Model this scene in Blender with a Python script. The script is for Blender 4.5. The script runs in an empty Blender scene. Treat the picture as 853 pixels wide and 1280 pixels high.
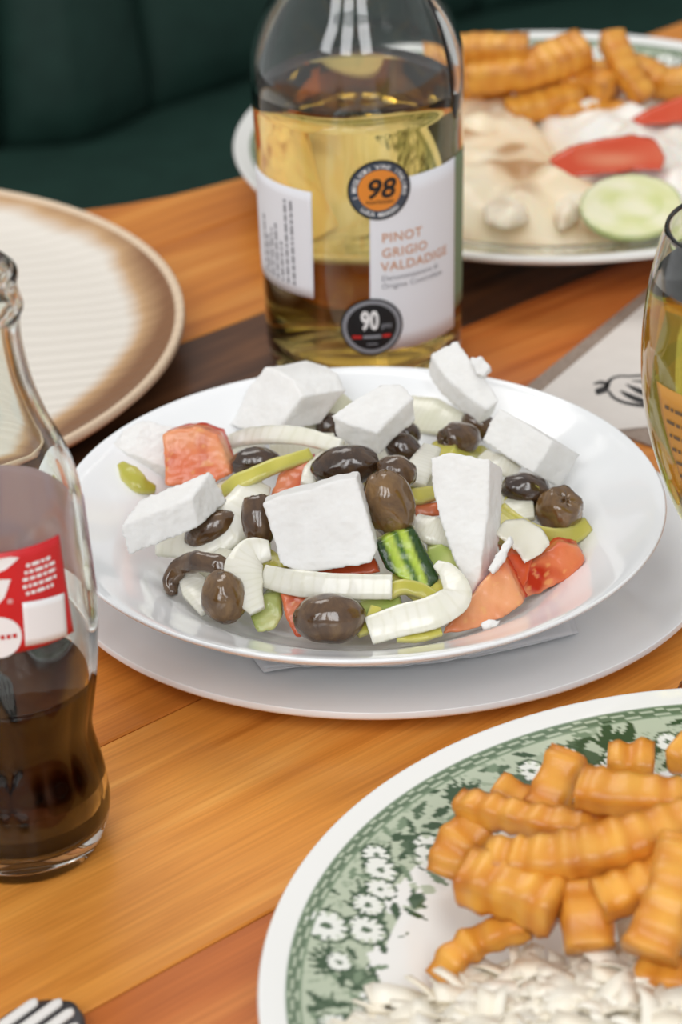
import bpy, bmesh, math, random
import numpy as np
from mathutils import Vector, Matrix, noise

# ------------------------------------------------------------------ camera, world, light, exposure
scene = bpy.context.scene
COL = scene.collection
W, H, FPX = 853.0, 1280.0, 3284.2
PITCH, ROLL = 0.5051, -0.0314
CAM = Vector((0.0, 0.0, 0.4998))
FW = Vector((0, math.cos(PITCH), -math.sin(PITCH)))
_r, _u = Vector((1, 0, 0)), Vector((1, 0, 0)).cross(FW)
RT = math.cos(ROLL) * _r + math.sin(ROLL) * _u
UP = -math.sin(ROLL) * _r + math.cos(ROLL) * _u
cd = bpy.data.cameras.new('camera')
cam = bpy.data.objects.new('camera', cd)
COL.objects.link(cam)
M3 = Matrix((RT, UP, -FW)).transposed()
cam.matrix_world = Matrix.Translation(CAM) @ M3.to_4x4()
cd.sensor_width = 36.0
cd.lens = FPX / H * 36.0
cd.clip_start, cd.clip_end = 0.05, 50
cd.dof.use_dof = True
cd.dof.focus_distance = 0.895
cd.dof.aperture_fstop = 11.5
scene.camera = cam

world = bpy.data.worlds.new('room_light')
scene.world = world
world.use_nodes = True
wn = world.node_tree.nodes['Background']
wn.inputs[0].default_value = (0.985, 0.99, 1.0, 1)
wn.inputs[1].default_value = 0.60

def area(name, loc, target, sx, sy, power, col):
    l = bpy.data.lights.new(name, 'AREA')
    l.shape, l.size, l.size_y, l.energy, l.color = 'RECTANGLE', sx, sy, power, col
    o = bpy.data.objects.new(name, l)
    COL.objects.link(o)
    o.location = loc
    o.rotation_euler = (Vector(target) - Vector(loc)).to_track_quat('-Z', 'Y').to_euler()
    return o
area('overhead_softbox', (-0.45, 1.8, 1.9), (0, 0.9, 0), 1.1, 0.9, 12, (1.0, 0.97, 0.93))  # added overhead softbox, unseen, brightens the upward-facing surfaces
for wx, wy in ((-1.35, -0.70), (-0.50, -1.05), (0.40, -1.00)):        # added front fill, split into three tall unseen panels for highlights
    area('front_fill_light', (wx, wy, 1.7), (0, 0.85, 0), 0.55, 1.3, 13.0, (0.98, 0.99, 1.0))

vs = scene.view_settings
vs.view_transform, vs.look, vs.gamma, vs.exposure = 'Standard', 'None', 1.0, -0.1
vs.use_curve_mapping = False

# ------------------------------------------------------------------ geometry of sight (positions worked out from real heights)
def ray(px, py):
    return FW + RT * ((px - W / 2) / FPX) - UP * ((py - H / 2) / FPX)
def at_d(px, py, d):
    return CAM + ray(px, py) * d
def at_z(px, py, z):
    r = ray(px, py)
    return CAM + r * ((z - CAM.z) / r.z)
def proj(p):
    d = Vector(p) - CAM
    z = d.dot(FW)
    return W / 2 + FPX * d.dot(RT) / z, H / 2 - FPX * d.dot(UP) / z, z
def at_plane(px, py, c, n):
    r = ray(px, py)
    return CAM + r * ((c - CAM).dot(n) / r.dot(n))

# ------------------------------------------------------------------ helpers
def lin(r, g, b):
    f = lambda c: (c / 255 / 12.92) if c / 255 <= 0.04045 else ((c / 255 + 0.055) / 1.055) ** 2.4
    return (f(r), f(g), f(b), 1.0)

def tag(o, label=None, cat=None, group=None, kind=None):
    if label: o['label'] = label
    if cat: o['category'] = cat
    if group: o['group'] = group
    if kind: o['kind'] = kind
    return o

def root(name, loc, label, cat, group=None):
    o = bpy.data.objects.new(name, None)
    o.empty_display_size = 0.02
    COL.objects.link(o)
    o.location = loc
    return tag(o, label, cat, group)

def mk_mesh(name, V, F, mats=None, smooth=True, cols=None):
    me = bpy.data.meshes.new(name)
    me.from_pydata([tuple(v) for v in V], [], [tuple(f) for f in F])
    if smooth:
        me.polygons.foreach_set('use_smooth', [True] * len(me.polygons))
    if mats is not None:
        for m in (mats if isinstance(mats, (list, tuple)) else [mats]):
            me.materials.append(m)
    if cols is not None:
        a = me.color_attributes.new('Col', 'FLOAT_COLOR', 'POINT')
        a.data.foreach_set('color', np.asarray(cols, dtype=np.float32).ravel())
    me.update()
    return me

def link(name, me, parent=None, loc=(0, 0, 0)):
    o = bpy.data.objects.new(name, me)
    COL.objects.link(o)
    o.location = loc
    if parent:
        o.parent = parent
    return o

def thing(name, V, F, mat, label, cat, group=None, smooth=True, cols=None, kind=None):
    """One mesh as a top-level object; vertices come in world coordinates, the origin goes to the base."""
    A = np.array([tuple(v) for v in V])
    c = A.mean(0); c[2] = A[:, 2].min()
    o = link(name, mk_mesh(name, A - c, F, mat, smooth, cols), None, c)
    return tag(o, label, cat, group, kind)

def part(name, V, F, mat, parent, base, smooth=True, cols=None):
    A = np.array([tuple(v) for v in V]) - np.array(tuple(base))
    return link(name, mk_mesh(name, A, F, mat, smooth, cols), parent)

def catmull(P, n):
    P = [np.array(p, float) for p in P]
    P = [2 * P[0] - P[1]] + P + [2 * P[-1] - P[-2]]
    out = []
    m = len(P) - 3
    for i in range(n):
        s = i / (n - 1) * m
        k = min(int(s), m - 1); t = s - k
        a, b, c, d = P[k:k + 4]
        out.append(0.5 * (2 * b + (c - a) * t + (2 * a - 5 * b + 4 * c - d) * t * t + (3 * b - a - 3 * c + d) * t ** 3))
    return np.array(out)

def lathe(prof, seg=96, cx=0, cy=0, wob=None):
    """prof: list of (r, z); r = 0 at an end closes it."""
    V, F, rings = [], [], []
    for r, z in prof:
        if r < 1e-7:
            rings.append([len(V)]); V.append((cx, cy, z))
        else:
            ring = []
            for k in range(seg):
                a = 2 * math.pi * k / seg
                rr = r * (wob(a, z) if wob else 1)
                ring.append(len(V)); V.append((cx + rr * math.cos(a), cy + rr * math.sin(a), z))
            rings.append(ring)
    for A, B in zip(rings, rings[1:]):
        if len(A) == 1 and len(B) == 1: continue
        for k in range(seg):
            j = (k + 1) % seg
            if len(A) == 1: F.append((A[0], B[j], B[k])) if False else F.append((A[0], B[k], B[j]))
            elif len(B) == 1: F.append((A[k], B[0], A[j]))
            else: F.append((A[k], B[k], B[j], A[j]))
    return V, F

def fix_normals(o):
    bm = bmesh.new(); bm.from_mesh(o.data)
    bmesh.ops.recalc_face_normals(bm, faces=bm.faces)
    bm.to_mesh(o.data); bm.free()
    return o

# ------------------------------------------------------------------ materials
def mat(name, col, rough=0.5, **kw):
    m = bpy.data.materials.new(name)
    m.use_nodes = True
    b = m.node_tree.nodes['Principled BSDF']
    b.inputs['Base Color'].default_value = col
    b.inputs['Roughness'].default_value = rough
    for k, v in kw.items():
        b.inputs[k.replace('_', ' ')].default_value = v
    return m

def nd(m, typ, **kw):
    n = m.node_tree.nodes.new(typ)
    for k, v in kw.items():
        setattr(n, k, v)
    return n
def bsdf(m): return m.node_tree.nodes['Principled BSDF']
def lk(m, a, b): m.node_tree.links.new(a, b)
def coords(m, kind='Object', scale=(1, 1, 1), rot=(0, 0, 0)):
    t = nd(m, 'ShaderNodeTexCoord'); p = nd(m, 'ShaderNodeMapping')
    p.inputs['Scale'].default_value = scale
    p.inputs['Rotation'].default_value = rot
    lk(m, t.outputs[kind], p.inputs[0])
    return p.outputs[0]
def noise_tex(m, vec, scale, detail=4, rough=0.55, dist=0.0):
    n = nd(m, 'ShaderNodeTexNoise')
    n.inputs['Scale'].default_value = scale
    n.inputs['Detail'].default_value = detail
    n.inputs['Roughness'].default_value = rough
    n.inputs['Distortion'].default_value = dist
    lk(m, vec, n.inputs['Vector'])
    return n.outputs['Fac']
def ramp(m, fac, stops):
    r = nd(m, 'ShaderNodeValToRGB')
    while len(r.color_ramp.elements) < len(stops):
        r.color_ramp.elements.new(0.5)
    for e, (p, c) in zip(r.color_ramp.elements, stops):
        e.position, e.color = p, c
    lk(m, fac, r.inputs[0])
    return r.outputs[0]
def bump(m, fac, strength=0.2, dist=0.001):
    b = nd(m, 'ShaderNodeBump')
    b.inputs['Strength'].default_value = strength
    b.inputs['Distance'].default_value = dist
    lk(m, fac, b.inputs['Height'])
    lk(m, b.outputs[0], bsdf(m).inputs['Normal'])
def attr_col(m):
    a = nd(m, 'ShaderNodeVertexColor'); a.layer_name = 'Col'
    return a.outputs['Color']
def mixc(m, fac, a, b, mode='MIX'):
    x = nd(m, 'ShaderNodeMix', data_type='RGBA', blend_type=mode)
    for s, v in ((x.inputs[0], fac), (x.inputs[6], a), (x.inputs[7], b)):
        if isinstance(v, (int, float, tuple)): s.default_value = v
        else: lk(m, v, s)
    return x.outputs[2]
def base(m, out): lk(m, out, bsdf(m).inputs['Base Color'])

def wood(name, dark, mid, light):
    m = mat(name, mid, 0.38, Specular_IOR_Level=0.3, Coat_Weight=0.12, Coat_Roughness=0.15)
    v = coords(m, 'Object', (1.6, 26, 26))
    g = noise_tex(m, v, 2.2, 6, 0.6, 0.6)
    c = ramp(m, g, [(0.28, dark), (0.5, mid), (0.72, light)])
    fine = noise_tex(m, coords(m, 'Object', (14, 420, 100)), 1.5, 3)
    f2 = ramp(m, fine, [(0.38, (0.72, 0.66, 0.6, 1)), (0.6, (1, 1, 1, 1))])
    base(m, mixc(m, 0.42, c, f2, 'MULTIPLY'))
    bump(m, fine, 0.05, 0.0004)
    return m
WOODS = [wood('wood_honey', lin(202, 124, 46), lin(228, 152, 66), lin(240, 176, 92)),
         wood('wood_amber', lin(190, 110, 42), lin(216, 136, 56), lin(232, 160, 78)),
         wood('wood_russet', lin(170, 88, 34), lin(200, 112, 48), lin(218, 136, 66)),
         wood('wood_walnut', lin(58, 38, 27), lin(92, 60, 40), lin(136, 90, 56))]
M_DARKMETAL = mat('dark_iron', lin(30, 30, 32), 0.5, Metallic=0.8)
M_FLOOR = mat('floor_tile', lin(70, 62, 56), 0.6)
base(M_FLOOR, ramp(M_FLOOR, noise_tex(M_FLOOR, coords(M_FLOOR), 6), [(0.3, lin(58, 50, 44)), (0.7, lin(84, 74, 66))]))
M_WALL = mat('wall_paint', lin(150, 146, 138), 0.9)
base(M_WALL, ramp(M_WALL, noise_tex(M_WALL, coords(M_WALL), 9), [(0.3, lin(146, 142, 134)), (0.7, lin(156, 152, 144))]))
M_GREEN = mat('green_leather', lin(30, 62, 54), 0.6, Specular_IOR_Level=0.3)
base(M_GREEN, ramp(M_GREEN, noise_tex(M_GREEN, coords(M_GREEN), 40), [(0.3, lin(23, 48, 41)), (0.7, lin(29, 57, 49))]))
bump(M_GREEN, noise_tex(M_GREEN, coords(M_GREEN), 260), 0.12, 0.001)
M_SEAM = mat('green_piping', lin(14, 30, 26), 0.6)

M_PORC = mat('white_porcelain', lin(238, 240, 242), 0.10, Coat_Weight=0.3, Coat_Roughness=0.04)
base(M_PORC, ramp(M_PORC, noise_tex(M_PORC, coords(M_PORC), 14), [(0.3, lin(243, 245, 246)), (0.7, lin(246, 247, 248))]))
M_PRINTED = mat('printed_porcelain', lin(238, 238, 234), 0.12, Coat_Weight=0.3, Coat_Roughness=0.05)
base(M_PRINTED, attr_col(M_PRINTED))
M_STONE = mat('glazed_stoneware', lin(226, 218, 206), 0.5, Specular_IOR_Level=0.3)
base(M_STONE, attr_col(M_STONE))
wv = nd(M_STONE, 'ShaderNodeTexWave', wave_type='BANDS', bands_direction='Y')
wv.inputs['Scale'].default_value = 34; wv.inputs['Distortion'].default_value = 7.0
wv.inputs['Detail'].default_value = 3; wv.inputs['Detail Scale'].default_value = 0.6
lk(M_STONE, coords(M_STONE, 'Object', (0.35, 1, 1), (0, 0, -0.16)), wv.inputs['Vector'])
bump(M_STONE, wv.outputs['Fac'], 0.35, 0.0010)

M_FETA = mat('feta_cheese', lin(246, 244, 240), 0.55, Subsurface_Weight=0.25, Subsurface_Scale=0.004)
bsdf(M_FETA).inputs['Subsurface Radius'].default_value = (1, 0.96, 0.9)
base(M_FETA, ramp(M_FETA, noise_tex(M_FETA, coords(M_FETA), 120), [(0.3, lin(232, 230, 226)), (0.65, lin(239, 238, 235))]))
bump(M_FETA, noise_tex(M_FETA, coords(M_FETA), 700, 6, 0.65), 0.22, 0.0006)

def olive_mat(name, a, b, c):
    m = mat(name, b, 0.13, Specular_IOR_Level=0.6, Coat_Weight=0.6, Coat_Roughness=0.04)
    n = noise_tex(m, coords(m), 95, 4, 0.6, 0.8)
    base(m, ramp(m, n, [(0.3, a), (0.5, b), (0.72, c)]))
    bump(m, noise_tex(m, coords(m, 'Object', (1, 1, 1)), 150, 4, 0.6), 0.30, 0.0012)
    return m
OLIVES = [olive_mat('olive_brown', lin(64, 43, 26), lin(91, 65, 40), lin(124, 95, 60)),
          olive_mat('olive_dark', lin(44, 29, 20), lin(66, 46, 30), lin(96, 71, 46)),
          olive_mat('olive_ochre', lin(80, 55, 29), lin(110, 80, 44), lin(142, 108, 64))]
def food(name, col, rough=0.35, sss=0.3, bs=0.2, bscale=300):
    m = mat(name, col, rough, Subsurface_Weight=sss, Subsurface_Scale=0.003)
    base(m, attr_col(m))
    bump(m, noise_tex(m, coords(m), bscale, 4), bs, 0.0006)
    return m
M_VEG = food('wet_vegetable', lin(200, 80, 50), 0.20, 0.08, 0.25, 260)
M_ONION = mat('raw_onion', lin(236, 234, 220), 0.20, Subsurface_Weight=0.5, Subsurface_Scale=0.004, Coat_Weight=0.3, Coat_Roughness=0.1)
bsdf(M_ONION).inputs['Subsurface Radius'].default_value = (1, 0.95, 0.8)
base(M_ONION, attr_col(M_ONION))
bump(M_ONION, noise_tex(M_ONION, coords(M_ONION), 420, 2), 0.12, 0.0005)
M_FRY = food('fried_potato', lin(220, 150, 50), 0.34, 0.08, 0.45, 380)
M_CABBAGE = mat('shredded_cabbage', lin(238, 232, 212), 0.4)
base(M_CABBAGE, attr_col(M_CABBAGE))
M_SAUCE = food('cream_sauce', lin(226, 200, 160), 0.32, 0.2, 0.2, 160)

def glass(name, col, ior=1.5, rough=0.0):
    m = mat(name, col, rough, IOR=ior, Transmission_Weight=1.0)
    return m
M_GLASS = glass('clear_glass', (0.97, 0.98, 0.97, 1))
M_COKEGLASS = glass('green_tint_glass', (0.93, 0.96, 0.93, 1))
M_WINE = glass('white_wine', (1.0, 0.76, 0.27, 1), 1.34)
M_BEER = glass('pale_wine', (0.60, 0.55, 0.10, 1), 1.34)
M_COLA = glass('cola', (0.007, 0.0018, 0.0009, 1), 1.34)
M_REVERSE = mat('label_reverse', lin(240, 226, 232), 0.6)
_t = nd(M_REVERSE, 'ShaderNodeBsdfTranslucent'); _t.inputs[0].default_value = lin(238, 220, 226)
_x = nd(M_REVERSE, 'ShaderNodeMixShader'); _x.inputs[0].default_value = 0.75
lk(M_REVERSE, bsdf(M_REVERSE).outputs[0], _x.inputs[1]); lk(M_REVERSE, _t.outputs[0], _x.inputs[2])
lk(M_REVERSE, _x.outputs[0], M_REVERSE.node_tree.nodes['Material Output'].inputs[0])
M_PAPER = mat('label_paper', lin(232, 233, 238), 0.6)
M_COPPER = mat('copper_print', lin(206, 150, 112), 0.45)
M_GREYINK = mat('grey_ink', lin(128, 128, 134), 0.6)
M_BLACK = mat('black_print', lin(20, 20, 22), 0.4)
M_SLATE = mat('slate_print', lin(62, 72, 86), 0.4)
M_ORANGE = mat('orange_print', lin(226, 138, 48), 0.4)
M_SILVER = mat('silver_print', lin(140, 142, 148), 0.4)
M_WHITEINK = mat('white_print', lin(240, 240, 240), 0.5)
M_REDINK = mat('red_print', lin(196, 44, 40), 0.45)
M_LABELGREEN = mat('label_reverse_green', lin(116, 134, 102), 0.6)
M_COKERED = mat('red_label', lin(204, 28, 34), 0.4)
base(M_COKERED, ramp(M_COKERED, noise_tex(M_COKERED, coords(M_COKERED), 60), [(0.3, lin(196, 24, 30)), (0.7, lin(210, 32, 38))]))
M_GOLD = mat('gold_print', lin(198, 142, 62), 0.4)
M_BROWNINK = mat('brown_print', lin(104, 84, 62), 0.5)
M_NAPKIN = mat('tissue', lin(236, 237, 240), 0.9)
bump(M_NAPKIN, noise_tex(M_NAPKIN, coords(M_NAPKIN), 900), 0.3, 0.0004)
M_MAT = mat('taupe_mat', lin(150, 132, 118), 0.75)
base(M_MAT, ramp(M_MAT, noise_tex(M_MAT, coords(M_MAT), 500), [(0.35, lin(142, 124, 110)), (0.65, lin(160, 142, 128))]))
M_SLEEVE = mat('beige_paper', lin(222, 214, 206), 0.75)
base(M_SLEEVE, ramp(M_SLEEVE, noise_tex(M_SLEEVE, coords(M_SLEEVE), 60), [(0.35, lin(219, 211, 203)), (0.65, lin(225, 217, 209))]))
M_STEEL = mat('steel', lin(180, 180, 182), 0.18, Metallic=1.0)

# ------------------------------------------------------------------ structure: floor, wall
def box_mesh(x0, x1, y0, y1, z0, z1):
    V = [(x, y, z) for z in (z0, z1) for y in (y0, y1) for x in (x0, x1)]
    F = [(0, 2, 3, 1), (4, 5, 7, 6), (0, 1, 5, 4), (2, 6, 7, 3), (0, 4, 6, 2), (1, 3, 7, 5)]
    return V, F
V, F = box_mesh(-3, 3, -1.5, 4.0, -0.80, -0.75)
tag(link('floor', mk_mesh('floor', V, F, M_FLOOR, False)), kind='structure')
V, F = box_mesh(-3, 3, 3.6, 3.7, -0.75, 1.2)
tag(link('wall_back', mk_mesh('wall_back', V, F, M_WALL, False)), kind='structure')

# ------------------------------------------------------------------ table of glued planks with a concave back edge
TA = math.radians(40)
def edge_n(t):
    pts = [(-0.6, 1.75), (0.30, 1.22), (0.50, 1.115), (0.6, 1.062), (0.6936, 1.016), (0.727, 1.0025), (0.7778, 0.9945), (0.9, 0.994), (1.0924, 1.002), (1.117, 1.003), (2.2, 1.03)]
    for (a, b), (c, d) in zip(pts, pts[1:]):
        if t <= c:
            return b + (d - b) * (t - a) / (c - a)
    return 1.03
table = root('dining_table', (0, 0, -0.75), 'varnished wooden plank table holding all the plates and bottles', 'table')
bounds = [0.16, 0.285, 0.40, 0.515, 0.625, 0.70, 0.785, 0.86, 0.955, 1.06, 1.16, 1.26]
pcol = [0, 1, 2, 0, 1, 2, 3, 1, 1, 1, 2]
for i, (n0, n1) in enumerate(zip(bounds, bounds[1:])):
    g = 0.0003
    ts = np.linspace(-0.15, 1.5, 70)
    lo, hi = n0 + g, n1 - g
    cols_ = [(t, min(hi, edge_n(t) )) for t in ts]
    cols_ = [(t, h) for t, h in cols_ if h > lo + 0.004]
    V, F = [], []
    for t, h in cols_:
        V += [(t, lo, -0.03), (t, lo, -0.0006), (t, lo + 0.0007, 0), (t, h - 0.0007, 0), (t, h, -0.0006), (t, h, -0.03)]
    k = len(cols_)
    for a in range(k - 1):
        for q in range(6):
            r = (q + 1) % 6
            F.append((a * 6 + q, a * 6 + r, (a + 1) * 6 + r, (a + 1) * 6 + q))
    F.append(tuple(range(5, -1, -1))); F.append(tuple((k - 1) * 6 + q for q in range(6)))
    me = mk_mesh('plank', V, F, WOODS[pcol[i]], False)
    o = link('plank', me, table, (0, 0, 0.75))
    fix_normals(o)
    o.rotation_euler = (0, 0, TA)
for (t, n) in ((0.05, 0.28), (1.3, 0.28), (0.05, 0.93), (1.3, 0.93)):
    x, y = t * math.cos(TA) - n * math.sin(TA), t * math.sin(TA) + n * math.cos(TA)
    V, F = lathe([(0, -0.75), (0.028, -0.75), (0.028, -0.74), (0.02, -0.72), (0.022, -0.1), (0.04, -0.031), (0, -0.031)], 24, x, y)
    fix_normals(part('leg', V, F, M_DARKMETAL, table, (0, 0, -0.75)))

# ------------------------------------------------------------------ curved green banquette
SEAT_Z = -0.24
seam_px = [(-700, 246), (-450, 233), (-260, 222), (-120, 212), (0, 205), (60, 200), (130, 190), (220, 154), (315, 118), (450, 75), (640, 25), (760, 0), (900, -26), (1100, -60), (1450, -112), (1850, -165)]
seam = [at_z(x, y, SEAT_Z) for x, y in seam_px]
sp = catmull([(p.x, p.y) for p in seam], 220)
bench = root('banquette', (0, 2.1, -0.75), 'dark green upholstered banquette curving behind the table', 'bench')
seg = np.linalg.norm(np.diff(sp, axis=0), axis=1); acc = np.concatenate([[0], np.cumsum(seg)])
def bench_at(s):
    i = int(np.searchsorted(acc, s, 'right')) - 1
    i = max(0, min(i, len(sp) - 2))
    t = (s - acc[i]) / seg[i]
    p = sp[i] + (sp[i + 1] - sp[i]) * t
    a, b = sp[max(0, i - 3)], sp[min(len(sp) - 1, i + 4)]
    d = (b - a) / np.linalg.norm(b - a)
    return p, np.array([-d[1], d[0]])        # point on seam, direction away from the table
s5 = acc[np.argmin(np.linalg.norm(sp - np.array((seam[4].x, seam[4].y)), axis=1))] + 0.004
s237 = acc[np.argmin(np.linalg.norm(sp - np.array((at_z(237, 147, SEAT_Z).x, at_z(237, 147, SEAT_Z).y)), axis=1))]
pitch = s237 - s5
# seat pad: section swept along the seam (forward 0.42 m)
V, F = [], []
sect = [(0.06, -0.16), (0.06, -0.01), (0.03, 0.0), (-0.05, 0.004), (-0.2, 0.006), (-0.36, 0.0), (-0.41, -0.02), (-0.43, -0.06), (-0.42, -0.16)]
S = np.linspace(0, acc[-1], 90)
for s in S:
    p, n = bench_at(s)
    for d, z in sect:
        V.append((p[0] + n[0] * d, p[1] + n[1] * d, SEAT_Z + z))
k = len(sect)
for a in range(len(S) - 1):
    for q in range(k):
        r = (q + 1) % k
        F.append((a * k + q, a * k + r, (a + 1) * k + r, (a + 1) * k + q))
F.append(tuple(range(k))); F.append(tuple((len(S) - 1) * k + q for q in range(k)))
fix_normals(part('seat', V, F, M_GREEN, bench, bench.location))
V, F = [], []
for s in S:
    p, n = bench_at(s)
    for d, z in ((0.05, -0.75), (0.05, SEAT_Z - 0.161), (-0.38, SEAT_Z - 0.161), (-0.36, -0.75)):
        V.append((p[0] + n[0] * d, p[1] + n[1] * d, z))
for a in range(len(S) - 1):
    for q in range(4):
        r = (q + 1) % 4
        F.append((a * 4 + q, a * 4 + r, (a + 1) * 4 + r, (a + 1) * 4 + q))
F.append((0, 1, 2, 3)); F.append(tuple((len(S) - 1) * 4 + q for q in range(4)))
fix_normals(part('plinth', V, F, M_SEAM, bench, bench.location, False))
# back: upright padded channels
kk0 = int(math.floor(-s5 / pitch)); kk1 = int(math.ceil((acc[-1] - s5) / pitch))
for c in range(kk0, kk1):
    a0, a1 = max(0, s5 + c * pitch), min(acc[-1], s5 + (c + 1) * pitch)
    if a1 - a0 < 0.03: continue
    V, F = [], []
    nu, nz = 20, 22
    for j in range(nz + 1):
        z = j / nz
        for i in range(nu + 1):
            u = i / nu
            p, n = bench_at(a0 + (a1 - a0) * u)
            bul = 0.035 * (1 - abs(2 * u - 1) ** 3.0) ** 0.6 * (1 - abs(2 * z - 1) ** 8) ** 0.5
            d = 0.045 + 0.10 * z - bul
            V.append((p[0] + n[0] * d, p[1] + n[1] * d, SEAT_Z - 0.015 + 0.55 * z))
    nf = len(V)
    for j in range(nz + 1):
        z = j / nz
        for i in range(nu + 1):
            p, n = bench_at(a0 + (a1 - a0) * i / nu)
            d = 0.065 + 0.10 * z
            V.append((p[0] + n[0] * d, p[1] + n[1] * d, SEAT_Z - 0.015 + 0.55 * z))
    w = nu + 1
    for j in range(nz):
        for i in range(nu):
            q = j * w + i
            F.append((q, q + 1, q + w + 1, q + w)); F.append((nf + q, nf + q + w, nf + q + w + 1, nf + q + 1))
    rim_ = [i for i in range(w)] + [j * w + nu for j in range(1, nz + 1)] + [nz * w + i for i in range(nu - 1, -1, -1)] + [j * w for j in range(nz - 1, 0, -1)]
    for a, b in zip(rim_, rim_[1:] + rim_[:1]):
        F.append((a, nf + a, nf + b, b))
    fix_normals(part('back_channel', V, F, M_GREEN, bench, bench.location))
V, F = [], []
for s in S:
    p, n = bench_at(s)
    for d, z in ((0.075, SEAT_Z - 0.7 + 0.19), (0.075, SEAT_Z), (0.172, SEAT_Z + 0.535), (0.20, SEAT_Z + 0.535), (0.20, -0.75)):
        V.append((p[0] + n[0] * d, p[1] + n[1] * d, z))
for a in range(len(S) - 1):
    for q in range(5):
        r = (q + 1) % 5
        F.append((a * 5 + q, a * 5 + r, (a + 1) * 5 + r, (a + 1) * 5 + q))
fix_normals(part('back_board', V, F, M_SEAM, bench, bench.location, False))

# ------------------------------------------------------------------ plates
def plate_profile(R, zr, well_r, well_z, foot_r, lip=0.0022, top=None, z0=0.0):
    """closed profile: inside from centre to rim, round the lip, underside back to the centre"""
    ins = catmull(top, 40)
    prof = [tuple(p) for p in ins]
    prof += [(R, zr - 0.0002), (R + 0.0006, zr - lip * 0.5), (R - 0.0004, zr - lip)]
    und = catmull([(R - 0.004, zr - lip - 0.0018), (well_r + (R - well_r) * 0.45, well_z + (zr - well_z) * 0.25 - 0.003 + (0.0)), (foot_r + 0.004, z0 + 0.003)], 14)
    prof += [tuple(p) for p in und]
    prof += [(foot_r + 0.002, z0), (foot_r - 0.002, z0), (foot_r - 0.004, z0 + 0.0025), (0, z0 + 0.0025)]
    return prof

UX, UY, UR, UQ = 0.016, 0.8540, 0.1225, 0.1130 / 0.1225     # slightly oval
top = [(0, 0.0062), (0.05, 0.0062), (0.078, 0.0064), (0.092, 0.0074), (0.108, 0.0098), (0.118, 0.0115), (UR, 0.0122)]
V, F = lathe(plate_profile(UR, 0.0122, 0.078, 0.0062, 0.072, 0.003, top), 160, 0, 0)
V = [(UX + x, UY + y * UQ, z) for x, y, z in V]
u_top = top
fix_normals(thing('underplate', V, F, M_PORC, 'flat white porcelain plate underneath the salad bowl', 'plate'))

BX, BY, BR = 0.0072, 0.8377, 0.11
BZ0 = 0.0095
b_in = [(0, 0.0150), (0.03, 0.0150), (0.055, 0.0158), (0.066, 0.0185), (0.076, 0.0240), (0.086, 0.0305), (0.098, 0.0365), (0.106, 0.0405), (BR, 0.042)]
b_curve = catmull(b_in, 60)
def bowl_z(r):
    return float(np.interp(r, b_curve[:, 0], b_curve[:, 1]))
prof = [tuple(p) for p in b_curve]
prof += [(BR + 0.0006, 0.0412), (BR - 0.0004, 0.0398)]
prof += [tuple(p) for p in catmull([(BR - 0.006, 0.0355), (0.088, 0.0268), (0.072, 0.0165), (0.060, 0.0115)], 16)]
prof += [(0.058, BZ0), (0.054, BZ0), (0.052, 0.0115), (0, 0.0118)]
V, F = lathe(prof, 160, BX, BY)
fix_normals(thing('salad_bowl', V, F, M_PORC, 'wide white porcelain bowl plate holding the feta salad', 'bowl'))

# paper napkin folded between the two plates
def under_z(x, y):
    r = math.hypot(x - UX, (y - UY) / UQ)
    return float(np.interp(r, [p[0] for p in u_top], [p[1] for p in u_top]))
cA, cB, cC, cD = at_z(724, 789, 0.011), at_z(330, 836, 0.011), Vector((-0.06, 0.86, 0.01)), Vector((0.08, 0.90, 0.01))
nap = root('paper_napkin', (BX, BY, 0.007), 'white folded paper napkin squeezed between salad bowl and underplate', 'napkin')
for layer in range(2):
    V, F = [], []
    n = 44
    for j in range(n + 1):
        for i in range(n + 1):
            u, v = i / n, j / n
            uu = u * (1 - 0.02 * layer)
            p = (cB * (1 - uu) + cA * uu) * (1 - v) + (cC * (1 - uu) + cD * uu) * v
            p = p + Vector((0.0, 0.0035 * math.sin(u * 7 + layer) * (1 - v) - 0.004 * layer * (1 - v) * u, 0))
            r = math.hypot(p.x - BX, p.y - BY)
            z = under_z(p.x, p.y) + 0.0005 + 0.0007 * layer + (0.0011 * (noise.noise(p * 55 + Vector((0, 0, layer * 3))) + 0.6) if r > 0.063 else 0)
            V.append((p.x, p.y, z if r > 0.063 else min(z, BZ0 - 0.0006 + 0.0003 * layer)))
    for j in range(n):
        for i in range(n):
            q = j * (n + 1) + i
            F.append((q, q + 1, q + n + 2, q + n + 1))
    o = part('tissue_layer', V, F, M_NAPKIN, nap, nap.location)
    md = o.modifiers.new('thickness', 'SOLIDIFY'); md.thickness = 0.0003; md.offset = 1

# stoneware plate (left), brown rim burnt into cream glaze
RX, RY, RR = -0.2391, 1.0459, 0.1723
top = [(0, 0.0085), (0.09, 0.0088), (0.14, 0.0105), (0.158, 0.0145), (0.167, 0.0192), (RR, 0.022)]
prof = [(float(r_), float(np.interp(r_, catmull(top, 400)[:, 0], catmull(top, 400)[:, 1]))) for r_ in np.concatenate([np.linspace(0, 0.12, 24), np.linspace(0.122, RR, 60)])]
prof += [(RR + 0.001, 0.0212), (RR + 0.0012, 0.0185), (RR - 0.001, 0.0165)]
prof += [tuple(p) for p in catmull([(RR - 0.004, 0.0135), (0.15, 0.0055), (0.125, 0.002)], 10)] + [(0.122, 0), (0.0, 0.0)]
V, F = lathe(prof, 220, 0, 0)
CL = []
cream, tan, brown_, rimc = np.array(lin(228, 221, 210)), np.array(lin(196, 158, 116)), np.array(lin(136, 96, 66)), np.array(lin(222, 198, 170))
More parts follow.
